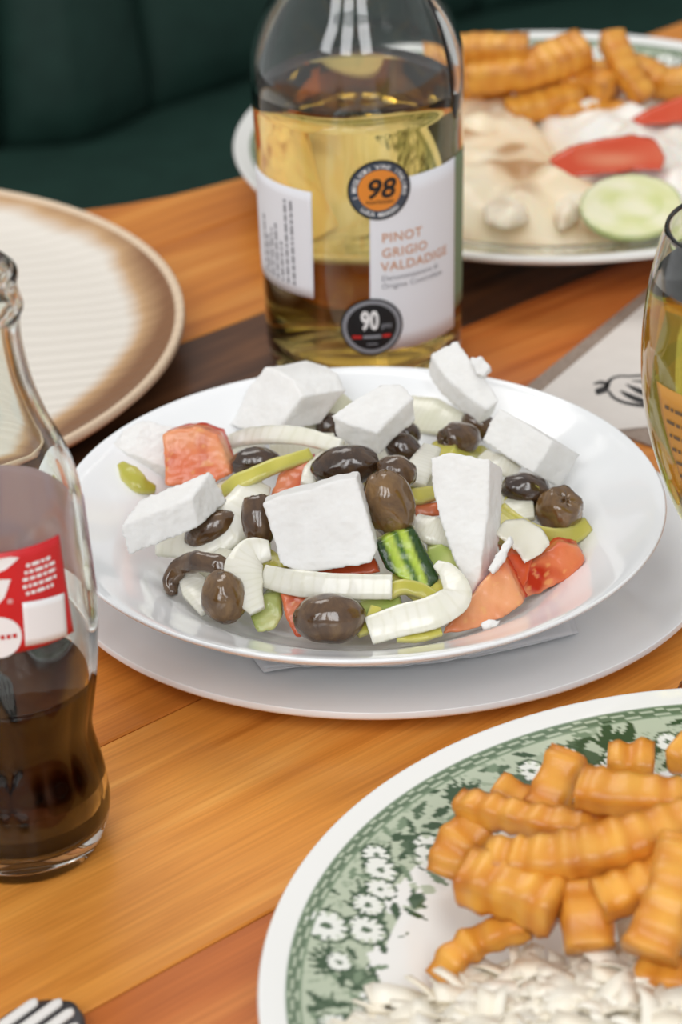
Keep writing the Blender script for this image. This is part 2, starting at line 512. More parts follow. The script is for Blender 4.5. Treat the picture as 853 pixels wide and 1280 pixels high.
for x, y, z in V:
    r = math.hypot(x, y)
    jit = 0.004 * noise.noise(Vector((x * 18, y * 18, 0))) + 0.0025 * noise.noise(Vector((x * 20, y * 90, 3)))
    b = (r + jit - 0.145 - 0.11 * y) / 0.017
    b = min(max(b, 0), 1)
    c = cream * (1 - b) + tan * b if b < 0.5 else None
    if b < 0.45: c = cream + (tan - cream) * (b / 0.45) ** 1.2
    else: c = tan + (brown_ - tan) * ((b - 0.45) / 0.55) ** 0.8
    if r > RR - 0.0028 or z < 0.0215 and r > RR - 0.002 or (z < 0.006 and r > 0.12): c = rimc
    CL.append(c)
o = link('dinner_plate', mk_mesh('stoneware_plate', V, F, M_STONE, True, CL), None, (RX, RY, 0))
fix_normals(o)
tag(o, 'large empty cream stoneware plate with a scorched brown rim', 'plate')

# transfer-printed plates: green flower band painted on the glaze
PR, PZ = 0.1489, 0.025
p_top = [(0, 0.0082), (0.05, 0.0082), (0.088, 0.0086), (0.098, 0.0105), (0.108, 0.0140), (0.128, 0.0195), (0.142, 0.0235), (PR, PZ)]
def printed_plate_mesh():
    rng = np.random.default_rng(5)
    pc = catmull(p_top, 400)
    rs = np.concatenate([np.linspace(0, 0.085, 16), np.linspace(0.0865, PR, 84)])
    prof = [(float(r), float(np.interp(r, pc[:, 0], pc[:, 1]))) for r in rs]
    n_top = len(prof)
    prof += [(PR + 0.0008, PZ - 0.0012), (PR - 0.0002, PZ - 0.0028)]
    prof += [tuple(p) for p in catmull([(PR - 0.004, PZ - 0.0045), (0.12, 0.0128), (0.094, 0.0045)], 12)]
    prof += [(0.092, 0), (0.088, 0), (0.086, 0.003), (0, 0.003)]
    seg_n = 960
    V, F = lathe(prof, seg_n)
    A = np.array(V)
    r = np.hypot(A[:, 0], A[:, 1]); x, y = A[:, 0], A[:, 1]
    ang = np.arctan2(y, x)
    upper = np.zeros(len(A), bool); upper[:1 + (n_top - 1) * seg_n] = True
    C = np.tile(np.array(lin(240, 240, 236)), (len(A), 1))
    e = PR - r                                             # distance in from the rim
    pale, mid, dark = np.array(lin(186, 196, 172)), np.array(lin(120, 140, 112)), np.array(lin(58, 82, 54))
    white = np.array(lin(236, 238, 230))
    def fbm(k, sx):
        out = np.zeros(len(A))
        for q in range(5):
            th = rng.uniform(0, 6.28, 6); f = sx * (1.6 ** q)
            out += sum(np.sin(f * (x * math.cos(t) + y * math.sin(t)) + p) for t, p in zip(th, rng.uniform(0, 6.28, 6))) / 6 / (1.25 ** q)
        return out
    n1, n2, n3 = fbm(0, 160), fbm(1, 300), fbm(2, 700)
    inner = 0.031 + 0.006 * n1 + 0.003 * n2
    band = upper & (e > 0.0075) & (e < inner)
    C[band] = pale
    tex = band & (n3 > 0.45) & (e > 0.012); C[tex] = mid * 0.5 + pale * 0.5
    foliage = upper & (e > 0.013) & (e < inner + 0.003) & (n2 + 0.5 * n1 > 0.30 + 4 * np.abs(e - 0.023) / 0.023 * 0.22)
    C[foliage] = dark * 0.75 + mid * 0.25
    # leaves: pointed ellipses
    def leaf(a, ee, L, w, rot, col):
        cx, cy = (PR - ee) * math.cos(a), (PR - ee) * math.sin(a)
        dx, dy = x - cx, y - cy
        near = upper & (np.abs(dx) < L) & (np.abs(dy) < L)
        u = dx * math.cos(a + rot) + dy * math.sin(a + rot); v = -dx * math.sin(a + rot) + dy * math.cos(a + rot)
        q = near & (np.abs(u) < L) & (np.abs(v) < w * (1 - (u / L) ** 2))
        C[q] = col
    for a in np.arange(0, 2 * math.pi, 0.052):
        for _ in range(3):
            leaf(a + rng.uniform(-.03, .03), rng.uniform(0.012, 0.036), rng.uniform(.0025, .0048), rng.uniform(.0009, .0016), rng.uniform(0, 6.28), dark if rng.random() < .65 else mid)
    # fern sprays
    for a in np.arange(0.1, 2 * math.pi, 0.36):
        a = a + rng.uniform(-.06, .06)
        for s in range(-3, 4):
            leaf(a + s * 0.013, 0.0155 + 0.0008 * abs(s), 0.0040, 0.0008, 1.57 + 0.28 * s + 1.2, dark)
    # daisies
    for a in np.arange(0, 2 * math.pi, 0.062):
        aa = a + rng.uniform(-.025, .025); ee = rng.uniform(0.014, 0.034); R0 = rng.uniform(0.0036, 0.0066); pet = rng.integers(9, 13)
        if rng.random() < 0.12: continue
        cx, cy = (PR - ee) * math.cos(aa), (PR - ee) * math.sin(aa)
        dx, dy = x - cx, y - cy
        rho = np.hypot(dx, dy); th = np.arctan2(dy, dx)
        q = upper & (rho < R0 * (0.62 + 0.38 * np.abs(np.cos(th * pet / 2))))
        C[q] = white
        C[upper & (rho < R0 * 0.26)] = dark * 0.7 + mid * 0.3
        ring_ = upper & (rho > R0 * 1.02) & (rho < R0 * 1.18) & (e > 0.012); C[ring_] = dark
    # chain line near the edge
    wv_ = 0.0010 * np.sin(ang * 46)
    for off in (wv_, -wv_):
        q = upper & (np.abs(e - 0.0092 - off) < 0.00055); C[q] = mid * 0.55 + dark * 0.45
    q = upper & (np.abs(e - 0.0073) < 0.0004); C[q] = mid
    q = upper & (np.abs(e - 0.0114) < 0.0004); C[q] = mid
    return V, F, C
pv, pf, pcx = printed_plate_mesh()
me_print = mk_mesh('printed_plate', pv, pf, M_PRINTED, True, pcx)
FX, FY = 0.1218, 0.5825
KX, KY, KS = 0.1081, 1.2327, 0.1553 / 0.1489
fp = link('dinner_plate', me_print, None, (FX, FY, 0)); fix_normals(fp)
tag(fp, 'white plate with green flower border in the foreground, under the near fries', 'plate', 'green printed dinner plates')
bp = link('dinner_plate', me_print, None, (KX, KY, 0))
bp.scale = (KS, KS, 1.2); bp.rotation_euler = (0, 0, 1.3)
tag(bp, 'white plate with green border at the back, behind the wine bottle', 'plate', 'green printed dinner plates')

# ------------------------------------------------------------------ bottles and glass
def silhouette(ax, ay, pts):
    """outline points seen beside an upright axis -> (radius, height)"""
    out = []
    for xs, ys in pts:
        lo, hi = -0.1, 0.5
        for _ in range(50):
            mid = (lo + hi) / 2
            if proj((ax, ay, mid))[1] > ys: lo = mid
            else: hi = mid
        cx, cy, d = proj((ax, ay, lo))
        out.append((abs(cx - xs) * d / FPX, lo))
    return out
def cyl_hit(px, py, ax, ay, rf):
    """front of a round body -> (angle from the viewer side, height)"""
    r = ray(px, py); d = None
    R = rf(0.1)
    for _ in range(6):
        a = r.x ** 2 + r.y ** 2
        b = 2 * ((CAM.x - ax) * r.x + (CAM.y - ay) * r.y)
        c = (CAM.x - ax) ** 2 + (CAM.y - ay) ** 2 - R * R
        disc = b * b - 4 * a * c
        t = (-b - math.sqrt(max(disc, 0))) / (2 * a)
        p = CAM + r * t
        R = rf(p.z)
    return math.atan2(p.x - ax, -(p.y - ay)), p.z
def wrap(ax, ay, rf, ang, z, lift):
    R = rf(z) + lift
    return (ax + R * math.sin(ang), ay - R * math.cos(ang), z)

def patch(name, corners, ax, ay, rf, lift, m, parent, nu=24, nv=10, thick=0.00012):
    """curved quad from four (angle, z): top-left, top-right, bottom-right, bottom-left"""
    (a0, z0), (a1, z1), (a2, z2), (a3, z3) = corners
    V, F = [], []
    for j in range(nv + 1):
        v = j / nv
        for i in range(nu + 1):
            u = i / nu
            a = (a0 * (1 - u) + a1 * u) * (1 - v) + (a3 * (1 - u) + a2 * u) * v
            z = (z0 * (1 - u) + z1 * u) * (1 - v) + (z3 * (1 - u) + z2 * u) * v
            V.append(wrap(ax, ay, rf, a, z, lift))
    for j in range(nv):
        for i in range(nu):
            q = j * (nu + 1) + i
            F.append((q, q + nu + 1, q + nu + 2, q + 1))
    o = part(name, V, F, m, parent, parent_loc(parent))
    md = o.modifiers.new('thickness', 'SOLIDIFY'); md.thickness = thick; md.offset = -1
    return o
def parent_loc(p):
    return p.location if p.parent is None else p.parent.location + p.location

def disc(name, ca, cz, rad, ax, ay, rf, lift, m, parent, inner=0.0, a0=0, a1=2 * math.pi):
    V, F = [], []
    n, k = 48, 5
    for j in range(k + 1):
        r = inner + (rad - inner) * j / k
        for i in range(n + 1):
            t = a0 + (a1 - a0) * i / n
            z = cz + r * math.sin(t)
            V.append(wrap(ax, ay, rf, ca + r * math.cos(t) / rf(z), z, lift))
    for j in range(k):
        for i in range(n):
            q = j * (n + 1) + i
            F.append((q, q + n + 1, q + n + 2, q + 1))
    o = part(name, V, F, m, parent, parent_loc(parent))
    return o

def text_mesh(s, size, bold=0.0, shear=0.0, align='LEFT', spacing=1.0):
    cu = bpy.data.curves.new('lettering', 'FONT')
    cu.body, cu.size, cu.offset, cu.shear, cu.align_x = s, size, bold * size, shear, align
    cu.space_character = spacing
    cu.resolution_u = 3
    ob = bpy.data.objects.new('lettering', cu)
    COL.objects.link(ob)
    dg = bpy.context.evaluated_depsgraph_get()
    me = bpy.data.meshes.new_from_object(ob.evaluated_get(dg))
    V = [tuple(v.co) for v in me.vertices]; F = [tuple(p.vertices) for p in me.polygons]
    bpy.data.objects.remove(ob); bpy.data.meshes.remove(me); bpy.data.curves.remove(cu)
    return V, F
def letter(name, s, size, ca, cz, ax, ay, rf, lift, m, parent, rot=0.0, xs=1.0, **kw):
    V, F = text_mesh(s, size, **kw)
    out = []
    for x, y, z in V:
        x *= xs
        xr, yr = x * math.cos(rot) - y * math.sin(rot), x * math.sin(rot) + y * math.cos(rot)
        zz = cz + yr
        out.append(wrap(ax, ay, rf, ca + xr / rf(zz), zz, lift))
    return part(name, out, F, m, parent, parent_loc(parent), False)
def ring_letter(name, s, size, rad, start, step, ca, cz, ax, ay, rf, lift, m, parent, inward=False):
    V, F = [], []
    for i, ch in enumerate(s):
        if ch == ' ': continue
        v, f = text_mesh(ch, size, align='CENTER', bold=0.015)
        t = start + step * i
        b = len(V)
        for x, y, z in v:
            if inward:
                rr = rad - y; rot = t + x / rad
            else:
                rr = rad + y; rot = t - x / rad
            X, Z = rr * math.cos(rot), rr * math.sin(rot)
            V.append(wrap(ax, ay, rf, ca + X / rf(cz), cz + Z, lift))
        F += [tuple(b + q for q in p) for p in f]
    return part(name, V, F, m, parent, parent_loc(parent), False)
def rules(name, rows, ax, ay, rf, lift, m, parent):
    """rows of fine print too small to read: list of (angle0, angle1, z, height, vertical)"""
    V, F = [], []
    for (x0, x1, z0, z1) in rows:
        b = len(V); n = 4
        for i in range(n + 1):
            a = x0 + (x1 - x0) * i / n
            V.append(wrap(ax, ay, rf, a, z0, lift)); V.append(wrap(ax, ay, rf, a, z1, lift))
        for i in range(n):
            F.append((b + 2 * i, b + 2 * i + 2, b + 2 * i + 3, b + 2 * i + 1))
    o = part(name, V, F, m, parent, parent_loc(parent), False)
    return o

# ---- wine bottle
WX, WY = 0.0125, 1.042
def wine_r(z):
    return float(np.interp(z, [0, 0.004, 0.012, 0.19, 0.40], [0.037, 0.041, 0.0425, 0.0452, 0.0452]))
wine = root('wine_bottle', (WX, WY, 0), 'clear bottle of golden white wine with white paper label', 'bottle')
z_sh = 0.158
for z in np.arange(0.1, 0.3, 0.0005):
    if proj((WX, WY, z))[1] < 78: z_sh = z; break
z_lv = 0.14
for z in np.arange(0.08, 0.3, 0.0005):
    if proj((WX, WY, z))[1] < 100: z_lv = z; break
R1 = wine_r(z_sh)
out_pts = [(0.0, 0.006), (0.02, 0.004), (0.034, 0.0), (0.038, 0.0008), (0.0415, 0.006), (0.0425, 0.014), (wine_r(0.06), 0.06), (wine_r(0.11), 0.11), (R1, z_sh - 0.012), (R1, z_sh), (R1 - 0.0015, z_sh + 0.010), (R1 - 0.006, z_sh + 0.022), (R1 - 0.014, z_sh + 0.034), (0.022, z_sh + 0.048), (0.0165, z_sh + 0.062), (0.0148, z_sh + 0.085), (0.0146, z_sh + 0.125), (0.0165, z_sh + 0.127), (0.0165, z_sh + 0.137), (0.0145, z_sh + 0.138)]
op = catmull(out_pts, 110)
th = 0.0026
in_pts = [(0.0115, z_sh + 0.138), (0.0112, z_sh + 0.085), (0.0135, z_sh + 0.062), (0.019, z_sh + 0.0475), (R1 - 0.016, z_sh + 0.0325), (R1 - 0.0085, z_sh + 0.0205), (R1 - 0.0042, z_sh + 0.009), (R1 - th, z_sh), (R1 - th, z_sh - 0.012), (wine_r(0.11) - th, 0.11), (wine_r(0.06) - th, 0.06), (0.0398, 0.018), (0.036, 0.0105), (0.025, 0.0115), (0.0, 0.013)]
ip = catmull(in_pts, 80)
V, F = lathe([(max(0, r), z) for r, z in op] + [(max(0, r), z) for r, z in ip], 128, WX, WY)
V = [v for v in V]
fix_normals(part('glass_body', V, F, M_GLASS, wine, wine.location))
liq = [(0.0, 0.0128), (0.025, 0.0113), (0.0361, 0.0102), (0.0400, 0.018)] + [(wine_r(z) - th + 0.00025, z) for z in np.linspace(0.03, z_lv, 12)]
liq += [(wine_r(z_lv) - th - 0.0012, z_lv - 0.0006), (0.03, z_lv - 0.0006), (0, z_lv - 0.0006)]
V, F = lathe(liq, 128, WX, WY)
fix_normals(part('wine', V, F, M_WINE, wine, wine.location))
hit = lambda px, py: cyl_hit(px, py, WX, WY, wine_r)
LW = 0.00035
tl, tr, br_, bl = hit(462, 228), hit(568, 208), hit(570, 424), hit(463, 440)
front_label = patch('front_label', [(tl[0], tl[1]), (tr[0], tl[1] + 0.001), (tr[0], bl[1]), (bl[0], bl[1])], WX, WY, wine_r, LW, M_PAPER, wine)
patch('label_edge', [(tr[0] + 0.01, tl[1] + 0.001), (tr[0] + 0.32, tl[1] + 0.001), (tr[0] + 0.30, bl[1] + 0.008), (tr[0] + 0.01, bl[1] + 0.008)], WX, WY, wine_r, LW, M_LABELGREEN, wine, 8)
l1, l2 = hit(390, 240), hit(393, 373)
back_label = patch('back_label', [(l1[0] - 1.15, l1[1]), (l1[0], l1[1]), (l2[0], l2[1]), (l1[0] - 1.15, l2[1])], WX, WY, wine_r, LW, M_PAPER, wine)
for s, px, py, sz, m, bd in (('PINOT', 477, 303, 0.0058, M_COPPER, .012), ('GRIGIO', 477, 322, 0.0058, M_COPPER, .012), ('VALDADIGE', 476, 339, 0.0058, M_COPPER, .012),
                             ('Denominazione di', 477, 351, 0.0034, M_GREYINK, 0), ('Origine Controllata', 477, 361, 0.0034, M_GREYINK, 0)):
    a, z = hit(px, py)
    letter('lettering', s, sz, a, z, WX, WY, wine_r, LW + 0.0002, m, front_label, bold=bd, spacing=1.08)
# added bumpy glass lump imitating a highlight on the bottle's shoulder
V, F = [], []
nb, mb = 36, 22
for j in range(mb + 1):
    t = math.pi * j / mb
    for i in range(nb):
        ph = 2 * math.pi * i / nb
        q = Vector((math.sin(t) * math.cos(ph), math.sin(t) * math.sin(ph), math.cos(t)))
        k_ = 1 + 0.05 * noise.noise(q * 9) + (0.06 * noise.noise(q * 22))
        z = hit(566, 78)[1] + q.z * 0.0255
        rr = wine_r(z) if z < z_sh else float(np.interp(z, op[40:, 1], op[40:, 0]))
        a_ = 1.12 + q.x * k_ * 0.0068 / rr
        V.append((WX + (rr + 0.0004 + q.y * 0.0021 * k_) * math.sin(a_), WY - (rr + 0.0004 + q.y * 0.0021 * k_) * math.cos(a_), z))
for j in range(mb):
    for i in range(nb):
        r = (i + 1) % nb
        F.append((j * nb + i, (j + 1) * nb + i, (j + 1) * nb + r, j * nb + r))
fix_normals(part('shoulder_highlight', V, F, M_GLASS, wine, wine.location))
# medals
ca, cz = hit(474.5, 237)
RM = 0.0131
med = disc('award_medal', ca, cz, RM, WX, WY, wine_r, LW + 0.0004, M_BLACK, wine)
disc('medal_ring', ca, cz, RM * 0.93, WX, WY, wine_r, LW + 0.0005, M_SLATE, med, RM * 0.66)
disc('medal_centre', ca, cz, RM * 0.68, WX, WY, wine_r, LW + 0.0006, M_ORANGE, med)
letter('lettering', '98', 0.0118, ca, cz - 0.0032, WX, WY, wine_r, LW + 0.0008, M_BLACK, med, align='CENTER', shear=0.2, bold=0.025)
letter('lettering', 'PUNTEGGIO', 0.0020, ca, cz - 0.0058, WX, WY, wine_r, LW + 0.0008, M_BLACK, med, align='CENTER', bold=0.01)
ring_letter('ring_lettering', 'I MIGLIORI VINI ITALIANI', 0.0026, RM * 0.72, math.radians(196), -math.radians(212) / 23, ca, cz, WX, WY, wine_r, LW + 0.0008, M_WHITEINK, med)
ring_letter('ring_lettering', 'LUCA MARONI', 0.0026, RM * 0.88, math.radians(228), math.radians(84) / 10, ca, cz, WX, WY, wine_r, LW + 0.0008, M_WHITEINK, med, True)
ca, cz = hit(465, 408)
RM = 0.0131
med = disc('score_medal', ca, cz, RM, WX, WY, wine_r, LW + 0.0004, M_BLACK, wine)
disc('medal_ring', ca, cz, RM * 0.93, WX, WY, wine_r, LW + 0.0005, M_SILVER, med, RM * 0.80)
letter('lettering', '90', 0.0118, ca - 0.02, cz - 0.0008, WX, WY, wine_r, LW + 0.0008, M_WHITEINK, med, align='CENTER', bold=0.035, xs=0.62)
letter('lettering', 'pts', 0.0036, ca + 0.09, cz - 0.0005, WX, WY, wine_r, LW + 0.0008, M_SILVER, med, bold=0.015)
rules('fine_print', [(ca - 0.19, ca - 0.10, cz - 0.0050, cz - 0.0036), (ca + 0.10, ca + 0.18, cz - 0.0050, cz - 0.0036)], WX, WY, wine_r, LW + 0.0008, M_REDINK, med)
rules('fine_print', [(ca - 0.085, ca + 0.085, cz - 0.0050, cz - 0.0036), (ca - 0.05, ca + 0.05, cz - 0.0080, cz - 0.0074)], WX, WY, wine_r, LW + 0.0008, M_SILVER, med)
# fine print on the back label runs up the bottle
rng = random.Random(3)
rows = []
for i in range(7):
    a = l1[0] - 0.26 - i * 0.078
    z = l2[1] + 0.004
    zt = l1[1] - (0.006 if i in (0, 1) else 0.018 + 0.004 * (i % 3))
    while z < zt:
        L = rng.uniform(0.0012, 0.0045)
        rows.append((a, a + 0.030, z, min(z + L, zt))); z += L + 0.0009
rules('fine_print', rows, WX, WY, wine_r, LW + 0.0002, M_GREYINK, back_label)

# ---- cola bottle
CX, CY = -0.1055, 0.692
coke_px = [(22, 342), (21, 361), (29, 384), (25, 400), (28, 432), (41, 481), (60, 526), (81, 564), (96, 601), (103, 631), (111, 687), (122, 762), (122.5, 800), (121.5, 835), (118, 870), (114.5, 904), (119.5, 930), (130, 960), (137.5, 997), (136, 1020)]
cs = silhouette(CX, CY, coke_px)[::-1]
zt = cs[-1][1]
c_out = [(0, 0.004), (0.014, 0.003), (0.021, 0.0), (0.0245, 0.001)] + [p for p in cs if p[1] > 0.008] + [(0.0128, zt + 0.003), (0.0115, zt + 0.0042)]
cz_, cr_ = np.array([p[1] for p in cs]), np.array([p[0] for p in cs])
def coke_r(z): return float(np.interp(z, cz_, cr_))
flute_lo, flute_hi = silhouette(CX, CY, [(0, 905)])[0][1], silhouette(CX, CY, [(0, 835)])[0][1]
def flute(a, z):
    if z > flute_hi: return 1
    k = min(1, max(0, (z - 0.012) / 0.02)) * min(1, (flute_hi - z) / 0.004)
    return 1 + 0.022 * k * (abs(math.cos(a * 7)) - 0.6)
coke = root('cola_bottle', (CX, CY, 0), 'contour glass bottle of dark cola with a red label', 'bottle')
tc = 0.0026
c_in = [(max(r - tc, 0.0085), z) for r, z in c_out[::-1] if z > 0.012] + [(0.021, 0.009), (0.0, 0.0105)]
V, F = lathe([(max(0, r), z) for r, z in catmull(c_out, 120)] + [(max(0, r), z) for r, z in catmull(c_in, 90)], 140, CX, CY, flute)
fix_normals(part('glass_body', V, F, M_COKEGLASS, coke, coke.location))
lv = silhouette(CX, CY, [(0, 838)])[0][1]
lq = [(0, 0.0103), (0.0212, 0.0088)] + [(coke_r(z) - tc + 0.00025, z) for z in np.linspace(0.013, lv, 24)] + [(coke_r(lv) - tc - 0.0012, lv - 0.0006), (0, lv - 0.0006)]
V, F = lathe(lq, 140, CX, CY, flute)
fix_normals(part('cola', V, F, M_COLA, coke, coke.location))
hc = lambda px, py: cyl_hit(px, py, CX, CY, coke_r)
rt_, rb_ = hc(73, 668), hc(85, 798)
zT, zB = hc(20, 687)[1], hc(20, 815)[1]
lab = patch('red_label', [(rt_[0] - 2.3, zT), (rt_[0], zT), (rt_[0] + 0.02, zB), (rt_[0] - 2.3, zB)], CX, CY, coke_r, 0.0004, M_COKERED, coke, 48, 10)
def px_poly(name, pts, m, lift=0.0006):
    V = []
    for x, y in pts:
        a, z = hc(x, y)
        V.append(wrap(CX, CY, coke_r, a, z, lift))
    return part(name, V, [tuple(range(len(V)))], m, lab, coke.location, False)
# tail ends of the white script
px_poly('script_stroke', [(-30, 722), (-12, 704), (0, 697), (12, 695), (23, 696), (16, 703), (6, 711), (-6, 716), (-18, 722)], M_WHITEINK)
px_poly('script_stroke', [(-26, 738), (-12, 728), (0, 723), (13, 723), (9, 735), (5, 746), (-2, 754), (-12, 757), (-8, 744), (-16, 744)], M_WHITEINK)
a_, z_ = hc(9, 754)
letter('script_mark', '®', 0.0022, a_, z_, CX, CY, coke_r, 0.0006, M_WHITEINK, lab)
# blank white square (its code is left out), seal and fine print
q1, q2 = hc(26, 750), hc(80, 797)
patch('white_square', [hc(27, 752), hc(78, 740), hc(82, 793), hc(31, 806)], CX, CY, coke_r, 0.0008, M_WHITEINK, lab, 10, 6)
patch('back_label', [(rt_[0] + 0.75, zT), (rt_[0] + 3.3, zT), (rt_[0] + 3.3, zB), (rt_[0] + 0.75, zB)], CX, CY, coke_r, 0.0004, M_REVERSE, coke, 48, 10)
dseal = hc(-2, 796)
disc('white_seal', dseal[0], dseal[1], 0.0068, CX, CY, coke_r, 0.0006, M_WHITEINK, lab)
rules('fine_print', [(dseal[0] + 0.02 + i * 0.06, dseal[0] + 0.06 + i * 0.06, dseal[1] - 0.0006, dseal[1] + 0.0008) for i in range(3)], CX, CY, coke_r, 0.0008, M_REDINK, lab)
rows = []
rng = random.Random(8)
for i, (x0, x1, yy) in enumerate([(32, 62, 708), (30, 68, 717), (28, 70, 726), (28, 70, 735), (32, 66, 743)]):
    a0, z0 = hc(x0, yy); a1, _ = hc(x1, yy - 6)
    a = a0
    while a < a1:
        L = rng.uniform(0.03, 0.09)
        rows.append((a, min(a + L, a1), z0 - 0.0001, z0 + 0.0010)); a += L + 0.018
rules('fine_print', rows, CX, CY, coke_r, 0.0006, M_WHITEINK, lab)

# ---- stemmed glass at the right edge
GX, GY = 0.1385, 0.762
g_px = [(833, 284), (826, 305), (818, 333), (810, 368), (805, 404), (802.5, 440), (803, 480), (808, 520), (817, 558), (829, 595), (845, 632), (866, 665), (893, 695)]
gs = silhouette(GX, GY, g_px)[::-1]
gz_, gr_ = np.array([p[1] for p in gs]), np.array([p[0] for p in gs])
def glass_r(z): return float(np.interp(z, gz_, gr_))
g = root('stemmed_glass', (GX, GY, 0), 'stemmed tulip glass of pale golden drink beside the salad bowl', 'glass')
z_low = gs[0][1]
stem = [(0, 0.0), (0.0225, 0.0), (0.0230, 0.001), (0.0222, 0.002), (0.010, 0.005), (0.0055, 0.010), (0.005, max(0.014, z_low - 0.014)), (0.008, z_low - 0.005)]
g_out = stem + gs
tg = 0.0014
g_in = [(r - tg, z) for r, z in gs[::-1]] + [(gs[0][0] * 0.55, z_low - 0.0005), (0, z_low - 0.0015)]
V, F = lathe([(max(0, r), z) for r, z in catmull(g_out, 90)] + [(gs[-1][0] - tg * 0.5, gs[-1][1] + 0.0006)] + [(max(0, r), z) for r, z in catmull(g_in, 60)], 128, GX, GY)
fix_normals(part('glass_body', V, F, M_GLASS, g, g.location))
lvg = silhouette(GX, GY, [(0, 343)])[0][1]
lq = [(0, z_low - 0.0013), (gs[0][0] * 0.55, z_low - 0.0003)] + [(glass_r(z) - tg + 0.0002, z) for z in np.linspace(z_low + 0.002, lvg, 22)] + [(glass_r(lvg) - tg - 0.001, lvg - 0.0005), (0, lvg - 0.0005)]
V, F = lathe(lq, 128, GX, GY)
fix_normals(part('drink', V, F, M_BEER, g, g.location))
hg = lambda px, py: cyl_hit(px, py, GX, GY, glass_r)
q1, q2 = hg(822, 476), hg(850, 640)
glab = patch('gold_print', [(q1[0], q1[1]), (q1[0] + 1.25, q1[1]), (q1[0] + 0.95, q2[1]), (q1[0] + 0.35, q2[1])], GX, GY, glass_r, 0.0003, M_GOLD, g)
rows = []
for i in range(9):
    a = q1[0] + 0.13 + 0.02 * i
    z = q1[1] - 0.006 - i * (q1[1] - q2[1]) / 10.5
    b_ = a
    for L_ in ((0.05, 0.03, 0.08, 0.06), (0.09, 0.04, 0.03, 0.07), (0.03, 0.07, 0.05, 0.06))[i % 3]:
        rows.append((b_, b_ + L_, z - 0.0013, z)); b_ += L_ + 0.02
rules('fine_print', rows, GX, GY, glass_r, 0.0006, M_BROWNINK, glab)

# ------------------------------------------------------------------ placemat and paper sleeve with the black emblem
def slab_flat(name, pts, z0, z1, m, label=None, cat=None, parent=None):
    n = len(pts)
    V = [(p[0], p[1], z0) for p in pts] + [(p[0], p[1], z1) for p in pts]
    F = [tuple(range(n - 1, -1, -1)), tuple(range(n, 2 * n))] + [(i, (i + 1) % n, n + (i + 1) % n, n + i) for i in range(n)]
    if parent is None:
        o = thing(name, V, F, m, label, cat, smooth=False)
    else:
        o = part(name, V, F, m, parent, parent.location, False)
    fix_normals(o)
    return o
e1, e2 = at_z(662, 481, 0.001), at_z(806, 365, 0.001)
d1 = (e2 - e1).normalized(); d1.z = 0
pd = Vector((d1.y, -d1.x, 0))
A0 = e1 - d1 * 0.012
plc = [A0, A0 + d1 * 0.30, A0 + d1 * 0.30 + pd * 0.40, Vector((0.30, 0.955, 0)), Vector((0.148, 0.93, 0))]
slab_flat('placemat', [(p.x, p.y) for p in plc], 0.0002, 0.0014, M_MAT, 'taupe placemat between the salad bowl and the back plate', 'placemat')
s1, s2 = at_z(676, 491, 0.002), at_z(806, 381, 0.002)
d1 = (s2 - s1).normalized(); d1.z = 0
b1, b2 = at_z(768, 538, 0.002), at_z(830, 531, 0.002)
db = (b2 - b1).normalized(); db.z = 0
corner = Vector((0.089, 0.9905, 0))
slv = [s1, s1 + d1 * 0.22, s1 + d1 * 0.22 + db * 0.22, b1 + db * 0.17, b1]
sleeve = root('paper_sleeve', (b1.x, b1.y, 0.0015), 'beige paper sleeve printed with a black emblem, lying on the placemat', 'sleeve')
slab_flat('paper_sheet', [(p.x, p.y) for p in slv], 0.0016, 0.0024, M_SLEEVE, parent=sleeve)
def ink(pts, w0, name='emblem_stroke'):
    P = [at_z(x, y, 0.0026) for x, y, *_ in pts]
    Wd = [q[2] for q in pts]
    C_ = catmull([(p.x, p.y) for p in P], 24); Ws = np.interp(np.linspace(0, 1, 24), np.linspace(0, 1, len(Wd)), Wd)
    V, F = [], []
    for i, c in enumerate(C_):
        t = C_[min(i + 1, 23)] - C_[max(i - 1, 0)]; t = t / np.linalg.norm(t)
        nn = np.array([-t[1], t[0]]) * Ws[i] * w0
        V += [(c[0] + nn[0], c[1] + nn[1], 0.0026), (c[0] - nn[0], c[1] - nn[1], 0.0026)]
    for i in range(23):
        F.append((2 * i, 2 * i + 1, 2 * i + 3, 2 * i + 2))
    part(name, V, F, M_BLACK, sleeve, sleeve.location, False)
wpx = 0.00056
ink([(742, 480, .6), (752, 478, 3), (762, 480, 2)], wpx)
ink([(747, 493, 1), (752, 488, 5), (760, 482, 2)], wpx)
ink([(758, 484, 2), (764, 474, 1.4), (775, 470, 1.6), (790, 470, 1.6), (820, 468, 2), (850, 470, 2)], wpx)
ink([(761, 488, 1), (768, 497, 1.6), (785, 504, 2.2), (810, 507, 3), (840, 506, 4), (870, 498, 2)], wpx)
ink([(776, 488, .6), (786, 494, 3), (800, 500, 4), (815, 504, 2)], wpx)
ink([(783, 480, .5), (795, 486, 3), (810, 492, 4.5), (835, 494, 2)], wpx)
ink([(790, 476, .5), (806, 477, 2.5), (825, 481, 4), (850, 484, 2)], wpx)
ink([(870, 498, 2), (880, 486, 2), (868, 474, 2), (850, 470, 2)], wpx)

